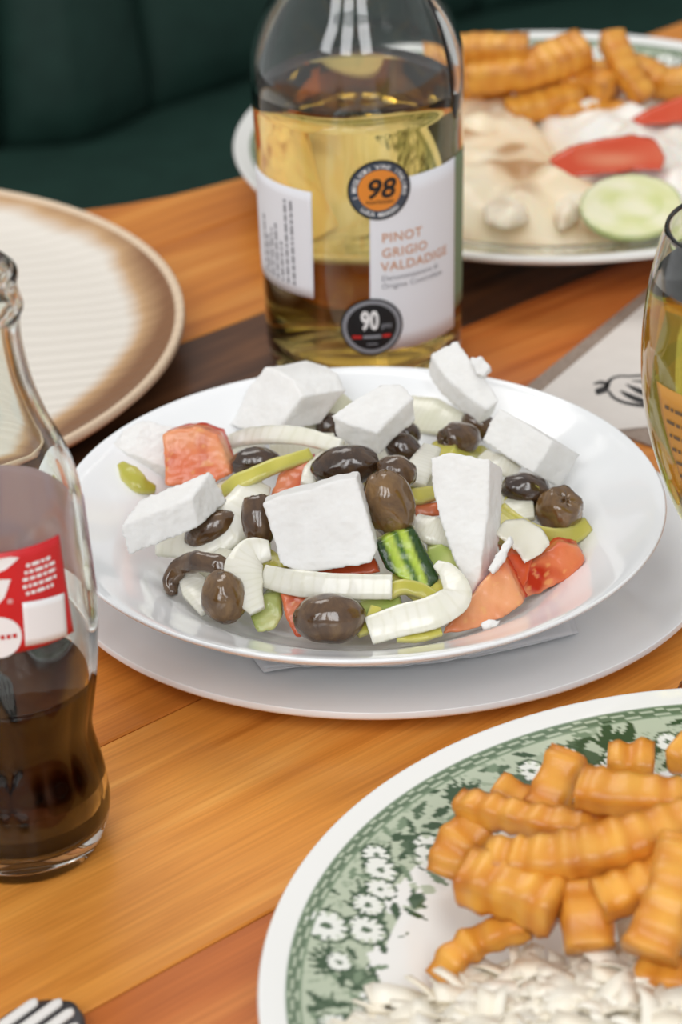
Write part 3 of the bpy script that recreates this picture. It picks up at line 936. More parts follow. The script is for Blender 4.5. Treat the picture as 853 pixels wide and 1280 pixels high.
# ------------------------------------------------------------------ dark fork lying on its back, lower left: gleams along its tines are painted pale
fk = root('fork', at_z(30, 1330, 0), 'dark fork tip with tines coloured pale as gleams at the lower left corner', 'fork')
M_DARKSTEEL = mat('dark_steel', lin(92, 90, 92), 0.35, Metallic=0.6)
M_TINEGLEAM = mat('painted_tine_gleam', lin(236, 232, 226), 0.3)  # pale colour stands in for highlights on the steel tines
fd = (at_z(92, 1262, 0) - at_z(62, 1284, 0)); fd.z = 0; fd.normalize()
fs = Vector((fd.y, -fd.x, 0))
tip = at_z(92, 1257, 0.004)
def bar(P, Wd, T, name, m, side=None):
    V, F = [], []
    for i, p in enumerate(P):
        for a, b in ((-1, -0.5), (-0.6, -1), (0.6, -1), (1, -0.5), (1, 0.5), (0.6, 1), (-0.6, 1), (-1, 0.5)):
            V.append(p + fs * (a * Wd[i]) + Vector((0, 0, b * T[i])))
    k = 8
    for i in range(len(P) - 1):
        for q in range(k):
            r = (q + 1) % k
            F.append((i * k + q, i * k + r, (i + 1) * k + r, (i + 1) * k + q))
    F.append(tuple(range(k))); F.append(tuple((len(P) - 1) * k + q for q in range(k)))
    fix_normals(part(name, V, F, m, fk, fk.location))
# broad rounded head
ss = np.concatenate([np.linspace(0, 0.010, 9), np.linspace(0.013, 0.06, 10)])
P = [tip - fd * s for s in ss]
wd = [0.0125 * math.sqrt(max(0.02, 1 - (1 - min(1, s / 0.014)) ** 2)) for s in ss]
for p, s in zip(P, ss): p.z = 0.0035
bar(P, wd, [0.0016] * len(P), 'head', M_DARKSTEEL)
for i, (ox, off) in enumerate(((-0.0085, 0.0065), (-0.0028, 0.0022), (0.0030, 0.0032), (0.0088, 0.0070))):
    ss = np.concatenate([np.linspace(off, off + 0.002, 5), np.linspace(off + 0.004, 0.05, 8)])
    P = [tip - fd * s + fs * ox for s in ss]
    for p in P: p.z = 0.0058
    bar(P, [0.0017 * math.sqrt(max(0.05, 1 - (1 - min(1, (s - off) / 0.002)) ** 2)) for s in ss], [0.0009] * len(P), 'gleam_tine', M_TINEGLEAM)
ss = np.linspace(0.058, 0.19, 14); P = [tip - fd * s for s in ss]
for p in P: p.z = 0.0038
bar(P, list(np.interp(ss, [0.058, 0.075, 0.1, 0.16, 0.185, 0.19], [0.0115, 0.005, 0.0036, 0.008, 0.009, 0.006])), [0.0018] * 14, 'handle', M_DARKSTEEL)

# ------------------------------------------------------------------ food builders
def mound(x, y):
    r = math.hypot(x - BX, y - BY)
    d = 0.021 + 0.026 * (1 - (r / 0.088) ** 2)
    return max(d, bowl_z(min(r, BR)) + 0.0006)
def at_mound(px, py, lift):
    r = ray(px, py)
    lo, hi = 0.70, 1.15
    prev = lo
    d = lo
    while d < hi:
        p = CAM + r * d
        if p.z <= mound(p.x, p.y) + lift: break
        prev = d; d += 0.002
    a, b = prev, d
    for _ in range(20):
        m = (a + b) / 2; p = CAM + r * m
        if p.z <= mound(p.x, p.y) + lift: b = m
        else: a = m
    return CAM + r * b
def nrm(v): v = Vector(v); v.normalize(); return v

def slab(name, label, cat, poly, lift, n, ext, mt, group=None, voxel=0.0009, smooth=0, amp=0.0004, fr=260, col=None, taper=1.0, seed=0, center=None, zpos=None):
    """solid piece: outline of its broad face, that face's slant, and how far it goes back; then roughened"""
    n = nrm(n)
    cx = sum(p[0] for p in poly) / len(poly); cy = sum(p[1] for p in poly) / len(poly)
    c = at_mound(cx, cy, lift) if zpos is None else at_z(cx, cy, zpos)
    A = [at_plane(x, y, c, n) for x, y in poly]
    d0 = (c - CAM).dot(FW)
    e = at_d(cx + ext[0], cy + ext[1], d0 + ext[2]) - c
    B = [c + e + (a - c) * taper for a in A]
    k = len(A)
    bm = bmesh.new()
    va = [bm.verts.new(p) for p in A]; vb = [bm.verts.new(p) for p in B]
    bm.faces.new(va); bm.faces.new(vb[::-1])
    for i in range(k):
        j = (i + 1) % k
        bm.faces.new((va[j], va[i], vb[i], vb[j]))
    bmesh.ops.triangulate(bm, faces=bm.faces[:])
    bmesh.ops.recalc_face_normals(bm, faces=bm.faces)
    me = bpy.data.meshes.new('raw'); bm.to_mesh(me); bm.free()
    ob = bpy.data.objects.new('raw', me); COL.objects.link(ob)
    md = ob.modifiers.new('r', 'REMESH'); md.mode = 'VOXEL'; md.voxel_size = voxel
    if smooth:
        sm = ob.modifiers.new('s', 'SMOOTH'); sm.factor = 0.5; sm.iterations = smooth
    dg = bpy.context.evaluated_depsgraph_get()
    m2 = bpy.data.meshes.new_from_object(ob.evaluated_get(dg))
    bpy.data.objects.remove(ob); bpy.data.meshes.remove(me)
    so = Vector((seed * 7.3, seed * 3.1, seed))
    vc = np.array([v.co[:] for v in m2.vertices]); vn = np.array([v.normal[:] for v in m2.vertices])
    out = []
    for p, q in zip(vc, vn):
        P = Vector(p)
        h = amp * noise.noise(P * fr + so) + amp * 0.7 * noise.noise(P * fr * 3 + so) + amp * 1.2 * noise.noise(P * fr * 0.35 + so)
        out.append(p + q * h)
    F = [tuple(f.vertices) for f in m2.polygons]
    bpy.data.meshes.remove(m2)
    cols = None
    if col:
        el = e.length
        cols = []
        for p in out:
            v = Vector(p)
            w = (v - c).dot(-n) / max(1e-6, abs(e.dot(n)))
            x, y, _ = proj(v + n * ((v - c).dot(-n)))
            cols.append(col(x, y, w, v))
    return thing(name, out, F, mt, label, cat, group, True, cols)

def sweep(P, N0, wid, thk, sect_n=16, rough=0.0, crinkle=None, cup=0.0, colf=None, seed=0, power=4.0, endround=True):
    """P: (k,3) path; section is a rounded rectangle wid x thk (half sizes, arrays)"""
    k = len(P)
    V, cols, F = [], [], []
    T = np.gradient(P, axis=0); T /= np.linalg.norm(T, axis=1)[:, None]
    L = np.concatenate([[0], np.cumsum(np.linalg.norm(np.diff(P, axis=0), axis=1))])
    N0 = np.array(tuple(N0), float)
    for i in range(k):
        N = N0 if N0.ndim == 1 else N0[i]
        S_ = np.cross(T[i], N); S_ /= np.linalg.norm(S_)
        Nn = np.cross(S_, T[i])
        dist = min(L[i], L[-1] - L[i])
        er = 1.0
        if endround:
            rr = thk[i] * 0.7
            if dist < rr: er = math.sqrt(max(0.05, 1 - (1 - dist / rr) ** 2)) * 0.35 + 0.65
        off = 0
        if crinkle: off = crinkle[0] * (0.75 + 0.6 * noise.noise(Vector((L[i] * 70, seed, 0)))) * math.sin(2 * math.pi * (L[i] + 0.0022 * noise.noise(Vector((L[i] * 90, seed, 5)))) / crinkle[1] + seed)
        for j in range(sect_n):
            a = 2 * math.pi * (j + 0.5) / sect_n
            ca, sa = math.cos(a), math.sin(a)
            q = (abs(ca) ** power + abs(sa) ** power) ** (-1 / power)
            u, v = q * ca, q * sa
            x = u * wid[i] * er; y = v * thk[i] * er
            if crinkle: y += off * (0.35 + 0.65 * abs(v)) * (1 if v > 0 else -1); x += 0.35 * off * (1 if u > 0 else -1)
            y -= cup * (u * wid[i]) ** 2
            p = P[i] + S_ * x + Nn * y
            if rough:
                pv_ = Vector(p)
                h = rough * (noise.noise(pv_ * 130 + Vector((seed, 0, 0))) + 0.5 * noise.noise(pv_ * 420))
                p = p + (S_ * u + Nn * v) * h
            V.append(p)
            if colf: cols.append(colf(L[i] / L[-1], u, v, Vector(p), off))
    for i in range(k - 1):
        for j in range(sect_n):
            r = (j + 1) % sect_n
            F.append((i * sect_n + j, i * sect_n + r, (i + 1) * sect_n + r, (i + 1) * sect_n + j))
    for i, rev in ((0, True), (k - 1, False)):
        b = len(V); V.append(P[i] + (T[i] * (0.06 * thk[i]) * (-1 if rev else 1)))
        if colf: cols.append(colf(0.0 if rev else 1.0, 0, 0, Vector(P[i]), 0))
        for j in range(sect_n):
            r = (j + 1) % sect_n
            F.append((b, i * sect_n + r, i * sect_n + j) if rev else (b, i * sect_n + j, i * sect_n + r))
    return V, F, cols
def mixv(a, b, t):
    t = min(max(t, 0), 1); return np.array(a) * (1 - t) + np.array(b) * t

# ------------------------------------------------------------------ SALAD
NV = (0.0, -0.62, 0.78)
G_ON, G_OL, G_TO, G_PE, G_CU, G_FE = 'onion slices in the salad', 'olives in the salad', 'tomato pieces in the salad', 'pepper strips in the salad', 'cucumber pieces in the salad', 'feta pieces on the salad'

on_a, on_b, on_c = lin(236, 233, 221), lin(214, 210, 188), lin(206, 208, 172)
def onion(label, pts, wid, t=0.0026, n=NV, cup=10.0, green=0.0, k=70, seed=0):
    P = [at_mound(x, y, l) for x, y, l in pts]
    dep = (P[len(P) // 2] - CAM).dot(FW)
    Pc = catmull([tuple(p) for p in P], k)
    ws = np.interp(np.linspace(0, 1, k), np.linspace(0, 1, len(wid)), wid) * 0.56 * dep / FPX
    def cf(s, u, v, p, o):
        line = max(0, math.sin(s * 75 + 2 * noise.noise(p * 200))) ** 4
        edge = abs(u) ** 3
        c = mixv(on_a, on_b, 0.38 * line + 0.35 * edge + green * 0.6)
        return mixv(c, on_c, 0.35 * max(0, noise.noise(p * 90 + Vector((seed, 0, 0)))) + green * 0.6)
    V, F, C = sweep(Pc, Vector(n).normalized(), ws, np.full(k, t * 0.5), 20, 0.0002, None, cup, cf, seed, 9.0, False)
    return fix_normals(thing('onion_slice', V, F, M_ONION, label, 'onion', G_ON, True, C))

pe_a, pe_b, pe_c = lin(210, 200, 98), lin(182, 176, 70), lin(228, 222, 150)
def pepper(label, pts, wid, t=0.0032, n=NV, dark=0.0, k=34, seed=0, cup=14.0):
    P = [at_mound(x, y, l) for x, y, l in pts]
    dep = (P[len(P) // 2] - CAM).dot(FW)
    Pc = catmull([tuple(p) for p in P], k)
    ws = np.interp(np.linspace(0, 1, k), np.linspace(0, 1, len(wid)), wid) * 0.5 * dep / FPX
    def cf(s, u, v, p, o):
        c = mixv(pe_a, pe_b, 0.5 + 0.8 * noise.noise(p * 120) + dark)
        return mixv(c, pe_c, 0.7 * abs(u) ** 6 if v > 0 else 0.5)
    V, F, C = sweep(Pc, Vector(n).normalized(), ws, np.full(k, t * 0.5), 20, 0.0003, None, cup, cf, seed, 7.0, False)
    return fix_normals(thing('pepper_strip', V, F, M_VEG, label, 'pepper', G_PE, True, C))

def olive(label, px, py, rx, ry, rot, lift, m=0, dep_tilt=0.0, hole=None, seed=0, wr=0.07):
    """ellipsoid: half sizes in view, long axis turned by rot in view, tipped in depth; hole = end with the pit mouth (+1/-1)"""
    c = at_mound(px, py, lift)
    d = (c - CAM).dot(FW); s = d / FPX
    ca, sa = math.cos(rot), math.sin(rot)
    X = (RT * ca - UP * sa)
    X = (X * math.cos(dep_tilt) - FW * math.sin(dep_tilt)).normalized()
    Z = (-FW - X * (-FW).dot(X)).normalized()
    Y = Z.cross(X)
    a, b = rx * s * 1.07, ry * s * 1.08
    V, F = [], []
    nu, nv = 40, 26
    so = Vector((seed * 5.1, seed * 2.3, seed * 1.7))
    for j in range(nv + 1):
        t = math.pi * j / nv
        lx, lr = math.cos(t), math.sin(t)
        for i in range(nu if 0 < j < nv else 1):
            ph = 2 * math.pi * i / nu
            q = Vector((lx, lr * math.cos(ph), lr * math.sin(ph)))
            h = 1 + wr * noise.noise(q * 1.7 + so) + wr * 0.55 * noise.noise(Vector((q.x * 1.5, q.y * 4, q.z * 4)) + so) - wr * 0.9 * max(0, 0.10 - abs(noise.noise(q * 2.2 + so * 2))) * 6
            if hole:
                e = 1 - hole * lx
                if e < 0.30:
                    star = 0.55 + 0.45 * math.cos(ph * 5 + 3 * noise.noise(so + q))
                    h -= 0.42 * (1 - e / 0.30) ** 1.3 * (0.5 + 0.5 * star) + 0.05 * (1 - e / 0.3)
                elif e < 0.55:
                    h += 0.025 * math.cos(ph * 5)
            V.append(c + X * (q.x * a * h) + Y * (q.y * b * h) + Z * (q.z * b * h))
    idx = lambda j, i: 0 if j == 0 else (1 + (nv - 1) * nu if j == nv else 1 + (j - 1) * nu + i % nu)
    for j in range(nv):
        for i in range(nu):
            if j == 0: F.append((0, idx(1, i), idx(1, i + 1)))
            elif j == nv - 1: F.append((idx(j, i), idx(nv, 0), idx(j, i + 1)))
            else: F.append((idx(j, i), idx(j + 1, i), idx(j + 1, i + 1), idx(j, i + 1)))
    return fix_normals(thing('olive', V, F, OLIVES[m], label, 'olive', G_OL))

# colours of the cut pieces
to_skin, to_flesh, to_wet, to_core = lin(204, 56, 30), lin(216, 92, 52), lin(184, 46, 26), lin(236, 164, 116)
def tomato_col(pale=0.3, wet=0.5, sc=110, seed=0):
    def f(x, y, w, v):
        nz = noise.noise(v * sc + Vector((seed, seed, 0)))
        c = mixv(to_flesh, to_core, pale + 0.9 * noise.noise(v * 75 + Vector((0, seed, 2))))
        c = mixv(c, to_wet, (nz - 0.15) * 5 * wet)
        if noise.noise(v * 420) > 0.40 and nz > 0.12: c = mixv(c, lin(236, 180, 110), 0.45)
        if w > 0.45: c = mixv(c, to_skin, (w - 0.45) * 4)
        return c
    return f
def tomato(label, poly, lift, n, ext, pale=0.3, wet=0.5, seed=0, taper=1.0):
    return slab('tomato_piece', label, 'tomato', poly, lift, n, ext, M_VEG, G_TO, 0.0010, 4, 0.0004, 160, tomato_col(pale, wet, 110, seed), taper, seed)
def feta(label, poly, lift, n, ext, seed=0, taper=1.0, amp=0.0003):
    return slab('feta_piece', label, 'cheese', poly, lift, n, ext, M_FETA, G_FE, 0.0007, 0, amp, 230, None, taper, seed)

# --- lower layer: cucumber, tomato, pepper, onion
cu_flesh, cu_skin, cu_seed = lin(206, 210, 140), lin(34, 62, 24), lin(168, 184, 96)
def cuke_plain(seed):
    def f(x, y, w, v):
        c = mixv(cu_flesh, cu_seed, 0.5 + 1.2 * noise.noise(v * 140 + Vector((seed, 0, 0))))
        return mixv(c, cu_skin, (w - 0.72) * 6)
    return f
def cucumber(label, poly, lift, n, ext, col, seed=0):
    return slab('cucumber_piece', label, 'cucumber', poly, lift, n, ext, M_VEG, G_CU, 0.0010, 3, 0.0003, 200, col, 1.0, seed)
def cuke_stripes(x, y, w, v):
    u = (x - 472) * 0.93 + (y - 678) * -0.37       # across the skin
    st = [(-12, lin(36, 62, 26)), (6, lin(36, 62, 26)), (11, lin(160, 186, 60)), (19, lin(190, 208, 84)), (24, lin(70, 110, 34)), (27, lin(60, 96, 30)), (31, lin(172, 196, 66)), (37, lin(186, 206, 80)), (41, lin(44, 74, 26)), (60, lin(34, 58, 24))]
    u += 2.2 * noise.noise(v * 140)
    for (a, ca), (b, cb) in zip(st, st[1:]):
        if u <= b:
            c = mixv(ca, cb, (u - a) / (b - a)); break
    else: c = np.array(st[-1][1])
    return c if w < 0.5 else mixv(c, cu_flesh, (w - 0.5) * 5)

cucumber('khaki cucumber chunk under the vertical onion crescent at the front', [(312, 772), (330, 742), (352, 738), (354, 770), (342, 788), (322, 790)], -0.004, (0, -.7, .7), (2, -6, 0.010), cuke_plain(1), 1)
cucumber('pale green cucumber chunk between the front olive and the big onion crescent', [(446, 752), (470, 742), (500, 746), (506, 768), (478, 792), (452, 786)], -0.003, (0, -.6, .8), (0, -6, 0.010), cuke_plain(2), 2)
cucumber('khaki cucumber chunk behind the striped piece, beside the feta triangle', [(532, 684), (552, 678), (578, 700), (580, 726), (556, 722), (538, 708)], -0.002, (0, -.6, .8), (0, -6, 0.010), cuke_plain(3), 3)
cucumber('pale cucumber chunk in the middle of the salad beneath the front feta slab', [(380, 660), (430, 650), (450, 690), (440, 730), (390, 728)], -0.009, (0, -.5, .85), (0, -6, 0.010), cuke_plain(4), 4)
cucumber('pale cucumber chunk lying below the left olives', [(300, 660), (338, 668), (340, 705), (310, 715), (285, 690)], -0.008, (0, -.5, .85), (0, -6, 0.010), cuke_plain(5), 5)
tomato('red tomato wedge between the front olive and the vertical onion crescent', [(349, 742), (384, 738), (394, 760), (388, 796), (370, 798), (356, 775)], -0.001, (0, -.7, .7), (4, -8, 0.010), 0.0, 0.9, 2)
tomato('red tomato strip peeking out below the right edge of the front feta slab', [(395, 706), (470, 700), (476, 716), (400, 724)], -0.002, (0, -.6, .8), (0, -6, 0.008), 0.0, 0.9, 5)
tomato('tomato wedge beside the yellow pepper strip, left of the pair of dark olives', [(339, 620), (348, 596), (366, 580), (390, 571), (394, 590), (384, 616), (358, 628)], 0.003, (0, -.7, .7), (6, -6, 0.012), 0.15, 0.2, 3)
tomato('small tomato strip between the tall olive and the feta triangle', [(514, 634), (548, 630), (552, 646), (516, 650)], 0.001, (0, -.7, .7), (0, -4, 0.006), 0.0, 0.9, 4)
tomato('thin red tomato sliver under the long left feta block', [(224, 672), (262, 652), (292, 630), (296, 646), (266, 668), (234, 684)], -0.002, (0, -.7, .7), (0, -4, 0.006), 0.0, 0.9, 6)
tomato('small tomato sliver showing behind the upper right olives', [(545, 540), (575, 528), (590, 540), (560, 556)], 0.002, (0, -.7, .7), (0, -4, 0.006), 0.0, 0.9, 7)

onion('wide pale onion piece under the left feta block, curving down to the torn olive', [(322, 604, .006), (300, 640, .004), (262, 672, .001), (196, 688, .002)], [34, 52, 52, 14], n=(0.1, -.5, .86), seed=1)
onion('pale onion piece inside the torn olive at the left front', [(232, 716, .001), (246, 736, .001), (264, 762, .001)], [20, 34, 26], seed=2)
onion('greenish onion slice below the big back left feta block', [(372, 542, .002), (394, 526, .003), (430, 494, .004)], [24, 38, 28], green=0.6, seed=3)
onion('translucent onion slice behind the central feta, toward the back right', [(508, 508, .001), (536, 518, .003), (576, 532, .003)], [30, 46, 30], green=0.35, seed=4)
onion('onion sliver standing beside the tomato wedge near the paired olives', [(384, 606, .004), (392, 588, .006), (410, 566, .006)], [16, 22, 14], seed=5)
onion('onion piece between the small olives and the feta triangle', [(520, 606, .004), (526, 584, .006), (540, 560, .006)], [22, 30, 22], seed=6)
onion('onion piece above the striped cucumber, left of the feta triangle', [(518, 652, .001), (538, 662, .002), (566, 672, .001)], [22, 34, 26], seed=7)
onion('onion sliver behind the feta triangle, below the right feta block', [(604, 570, .003), (624, 580, .004), (648, 592, .003)], [18, 24, 18], seed=8)
onion('onion chip under the onion arc, beside the dark cut olive', [(286, 578, .001), (300, 566, .002), (330, 560, .001)], [16, 20, 14], seed=9)
onion('onion slice on the bottom right of the salad under the feta triangle', [(560, 690, -.002), (590, 700, -.001), (620, 690, -.001)], [26, 36, 30], seed=10)
onion('onion slice under the tall olive in the middle of the salad', [(440, 640, -.006), (480, 660, -.005), (520, 650, -.005)], [36, 46, 36], seed=11)
onion('onion slice beneath the central feta and dark olive', [(430, 560, -.004), (470, 570, -.004), (520, 556, -.004)], [36, 46, 36], seed=12)

pepper('yellow green pepper strip slanting from the tomato chunk to the onion arc', [(281, 614, .006), (300, 602, .009), (336, 586, .010), (388, 568, .009)], [18, 22, 20, 16], seed=1)
pepper('yellow green pepper ring curving under the rightmost olive', [(628, 636, .000), (646, 652, .001), (676, 668, .002), (712, 670, .002), (734, 656, .002)], [14, 20, 20, 24, 20], n=(0, -.85, .5), seed=2)
pepper('pepper strip under the dark oval olive at the right', [(630, 626, .000), (650, 634, .000), (690, 640, .000)], [20, 26, 20], seed=8)
pepper('pepper strip between the tall olive and the feta triangle', [(506, 622, .004), (524, 620, .005), (546, 616, .003)], [18, 22, 18], seed=3)
pepper('pale green pepper ring below the striped cucumber', [(484, 742, .001), (504, 734, .003), (530, 740, .003), (548, 752, .002)], [18, 20, 18, 16], seed=4)
pepper('pepper strip along the lower rim of the big onion crescent', [(496, 797, .000), (524, 797, .000), (552, 790, .001)], [10, 12, 10], seed=5)
pepper('pepper strip beside the front olive, lower right', [(446, 790, .000), (462, 780, .000), (470, 760, .001)], [14, 18, 16], seed=6)
pepper('crumpled green pepper bit alone at the far left of the salad', [(152, 582, .000), (162, 592, .002), (176, 606, .002), (192, 612, .001)], [10, 26, 24, 12], dark=0.9, seed=7, cup=60)

# --- buried bits that close the gaps
for i, (kind, lb, pts, w) in enumerate([
    ('o', 'buried onion strip left of centre, under the onion arc', [(340, 570, .000), (380, 560, .001), (420, 556, .000)], [20, 26, 20]),
    ('o', 'buried onion strip below the orange tomato chunk', [(270, 612, .000), (300, 622, .001), (330, 612, .000)], [22, 28, 20]),
    ('o', 'buried onion strip right of the feta triangle', [(620, 612, .000), (640, 630, .001), (650, 652, .000)], [26, 34, 24]),
    ('o', 'buried onion strip under the central olives', [(540, 590, .000), (560, 600, .000), (600, 596, .000)], [30, 36, 28]),
    ('o', 'buried onion strip at the left front beside the torn olive', [(262, 700, -.001), (290, 716, .000), (300, 740, -.001)], [28, 34, 26]),
    ('o', 'buried onion strip under the straight onion strip', [(360, 752, -.002), (400, 744, -.001), (450, 742, -.002)], [26, 32, 26]),
    ('p', 'buried pepper strip below the narrow olive', [(300, 690, -.001), (330, 700, .000), (352, 716, -.001)], [18, 24, 18]),
    ('p', 'buried pepper strip between the small olives', [(456, 606, .000), (470, 600, .001), (520, 612, .000)], [18, 24, 18]),
    ('p', 'buried pepper strip behind the feta triangle', [(540, 560, .000), (570, 572, .001), (610, 566, .000)], [18, 24, 18]),
    ('p', 'buried pepper strip below the right feta block', [(610, 640, -.001), (636, 664, .000), (660, 676, -.001)], [22, 28, 22]),
    ('p', 'buried pepper strip under the striped cucumber', [(500, 712, -.002), (540, 742, -.001), (580, 756, -.002)], [26, 30, 24]),
    ('p', 'buried pepper strip under the onion at the back', [(470, 520, -.001), (520, 530, -.001), (560, 516, -.002)], [22, 28, 22]),
]):
    w = [q * 1.45 for q in w]
    if kind == 'o': onion(lb, pts, w, green=0.25, seed=50 + i)
    else: pepper(lb, pts, w, seed=50 + i)
tomato('buried tomato piece behind the paired dark olives', [(440, 548), (470, 540), (486, 556), (460, 572)], -0.002, (0, -.6, .8), (0, -6, 0.008), 0.1, 0.6, 60)
tomato('buried tomato piece left of the rightmost tomato wedge', [(618, 664), (644, 660), (650, 690), (624, 694)], -0.003, (0, -.6, .8), (0, -6, 0.008), 0.1, 0.6, 61)
cucumber('buried cucumber chunk between the tall olive and the feta triangle', [(500, 640), (536, 640), (546, 670), (510, 676)], -0.005, (0, -.6, .8), (0, -6, 0.010), cuke_plain(9), 9)
cucumber('buried cucumber chunk under the two left olives', [(290, 600), (326, 596), (334, 630), (296, 636)], -0.005, (0, -.6, .8), (0, -6, 0.010), cuke_plain(8), 8)

# --- big tomato pieces
tomato('orange tomato chunk standing at the left between two feta pieces', [(201, 543), (218, 537), (246, 534), (272, 543), (281, 566), (291, 592), (262, 606), (206, 608)], 0.015, (-.12, -.75, .62), (10, -8, 0.014), 0.65, 0.30, 11)
tomato('pale cut tomato wedge below the tip of the feta triangle', [(553, 792), (580, 756), (607, 724), (628, 700), (640, 720), (655, 754), (630, 772), (598, 786)], 0.002, (0.2, -.62, .75), (6, -10, 0.010), 0.75, 0.1, 12)
tomato('seedy red tomato wedge at the lower right rim of the salad', [(650, 752), (648, 716), (672, 698), (700, 679), (724, 684), (734, 701), (716, 722), (684, 738)], 0.003, (0.25, -.7, .65), (-4, -10, 0.010), 0.35, 0.5, 13)
tomato('deep red tomato piece between the two right wedges under the onion', [(622, 712), (640, 690), (666, 700), (660, 730), (648, 748)], 0.000, (0.1, -.6, .75), (0, -8, 0.008), 0.0, 0.9, 14)

# --- olives
olive('large dark olive pressed against the central feta piece', 432, 583, 41, 25, -0.18, 0.010, 1, 0.2, None, 1, 0.06)
olive('small dark olive peeping out behind the central feta piece', 504, 561, 22, 18, 0.4, 0.005, 1, 0, None, 2)
olive('darkest little olive tucked under the central feta corner', 508, 541, 18, 14, 0.4, 0.004, 1, 0, None, 16)
olive('small round olive between the large dark one and the tall one', 496, 590, 24, 20, 0.3, 0.012, 0, 0, None, 3)
olive('tall shiny brown olive right of the front feta slab', 487, 630, 43, 30, 1.25, 0.011, 2, -0.1, None, 4, 0.08)
olive('brown olive with open pit hole below the back right feta', 573, 549, 29, 20, 3.05, 0.006, 0, 0.5, 1, 5)
olive('olive half hidden behind, touching the back right feta', 599, 531, 22, 16, 0.6, 0.003, 0, 0, None, 6)
olive('dark oval olive below the right feta block', 657, 612, 30, 20, 0.1, 0.006, 1, 0, None, 7)
olive('rightmost olive with a star shaped crease on top', 699, 637, 30, 27, -1.0, 0.007, 2, 0.75, 1, 8)
olive('big glossy olive at the very front of the bowl', 412, 773, 43, 30, 0.0, 0.005, 0, 0, None, 9, 0.06)
olive('olive at the left front leaning on the onion crescent', 280, 747, 32, 27, 1.4, 0.006, 2, 0, None, 10)
olive('narrow olive hiding behind the left side of the front feta slab', 324, 648, 35, 21, 1.45, 0.009, 0, 0.2, -1, 12, 0.06)
olive('dark cut olive right of the orange tomato chunk', 319, 578, 30, 18, -0.1, 0.005, 1, 0, None, 13)
olive('olive half under the long left feta block', 264, 661, 34, 19, -0.5, 0.0025, 0, 0, None, 14)
olive('olive behind the central feta, below the big back left block', 411, 534, 16, 18, 0.3, 0.003, 1, 0, None, 15)
# torn hollow olive: an arched flap of flesh
def ov_col(s, u, v, p, o): return (0.1, 0.06, 0.04, 1)
P = [at_mound(x, y, l) for x, y, l in [(219, 744, .000), (215, 728, .003), (226, 708, .007), (248, 702, .009), (272, 706, .008), (290, 712, .005)]]
Pc = catmull([tuple(p) for p in P], 40)
dd = (P[2] - CAM).dot(FW) / FPX
V, F, C = sweep(Pc, nrm((0, -.75, .65)), np.interp(np.linspace(0, 1, 40), [0, .2, .5, .8, 1], [6, 12, 14, 13, 9]) * dd, np.full(40, 0.0022), 18, 0.0008, None, 20, ov_col, 3, 2.6)
fix_normals(thing('olive', V, F, OLIVES[0], 'torn hollow olive flap arching at the left front of the salad', 'olive', G_OL))

# --- striped cucumber and top onions
cucumber('bright green cucumber chunk with dark striped skin below the tall olive', [(470, 680), (490, 668), (518, 660), (534, 690), (550, 724), (538, 738), (512, 730), (484, 714)], 0.006, (0.1, -.7, .7), (-2, -6, 0.010), cuke_stripes, 6)
onion('long onion arc lying between the tomato chunk and the back feta', [(280, 558, .007), (300, 548, .010), (338, 543, .012), (380, 546, .012), (426, 558, .011)], [12, 20, 22, 20, 16], n=(0, -.75, .65), seed=21)
onion('straight onion strip along the lower edge of the front feta slab', [(330, 720, .004), (372, 729, .006), (430, 733, .006), (490, 734, .005)], [26, 30, 29, 28], n=(0, -.8, .6), seed=22)
onion('ribbed upright onion crescent left of the front feta slab', [(338, 688, .007), (316, 692, .008), (305, 710, .008), (307, 734, .006), (322, 764, .003)], [22, 38, 44, 42, 18], n=(0, -.75, .65), seed=23)
onion('large white onion crescent curling around the front of the striped cucumber', [(461, 788, .003), (500, 776, .005), (544, 764, .007), (571, 744, .008), (562, 718, .007), (546, 706, .006)], [32, 36, 38, 34, 24, 10], n=(0, -.7, .7), seed=24)
slab('onion_slice', 'broad onion leaf between the feta triangle and the right tomato wedge', 'onion', [(618, 668), (632, 652), (656, 650), (678, 662), (689, 680), (676, 694), (656, 706), (646, 690), (630, 678)], 0.009, (0.1, -.6, .8), (0, -4, 0.004), M_ONION, G_ON, 0.0009, 3, 0.0002, 200, lambda x, y, w, v: mixv(on_a, on_b, 0.4 + 0.5 * noise.noise(v * 150)), 1.0, 3)

# --- feta
feta('large feta block at the back left, nearest the wine bottle', [(287, 531), (300, 510), (308, 488), (331, 459), (352, 466), (366, 474), (378, 496), (362, 516), (345, 540), (318, 541)], 0.016, (-.55, -.55, .63), (56, -9, 0.012), 1)
feta('central feta wedge on top of the olives', [(415, 520), (432, 506), (478, 478), (504, 480), (518, 497), (496, 516), (472, 541), (440, 532)], 0.022, (0, -.55, .83), (3, 30, 0.006), 2, 0.95)
feta('crumbly flat feta piece behind the orange tomato chunk', [(137, 557), (150, 540), (167, 529), (186, 525), (200, 532), (240, 532), (262, 540), (262, 580), (205, 584), (170, 570)], 0.007, (0, -.45, .9), (4, 18, 0.004), 3, 1.0, 0.0007)
feta('long feta block lying at the left edge of the salad', [(240, 622), (264, 588), (285, 626), (250, 659)], 0.015, (0.75, -.55, .45), (-90, 36, -0.004), 4)
feta('flat feta slab facing forward in the middle front', [(329, 630), (352, 620), (388, 612), (420, 600), (446, 596), (458, 642), (471, 688), (464, 704), (420, 711), (374, 717), (350, 704), (340, 668)], 0.016, (-.05, -.80, .6), (4, -9, 0.010), 5)
feta('tall feta triangle pointing down beside the tomato wedges', [(538, 572), (560, 565), (588, 570), (613, 574), (610, 640), (600, 722), (589, 746), (568, 700), (550, 652), (540, 610)], 0.016, (-.12, -.82, .56), (17, 12, 0.012), 6)
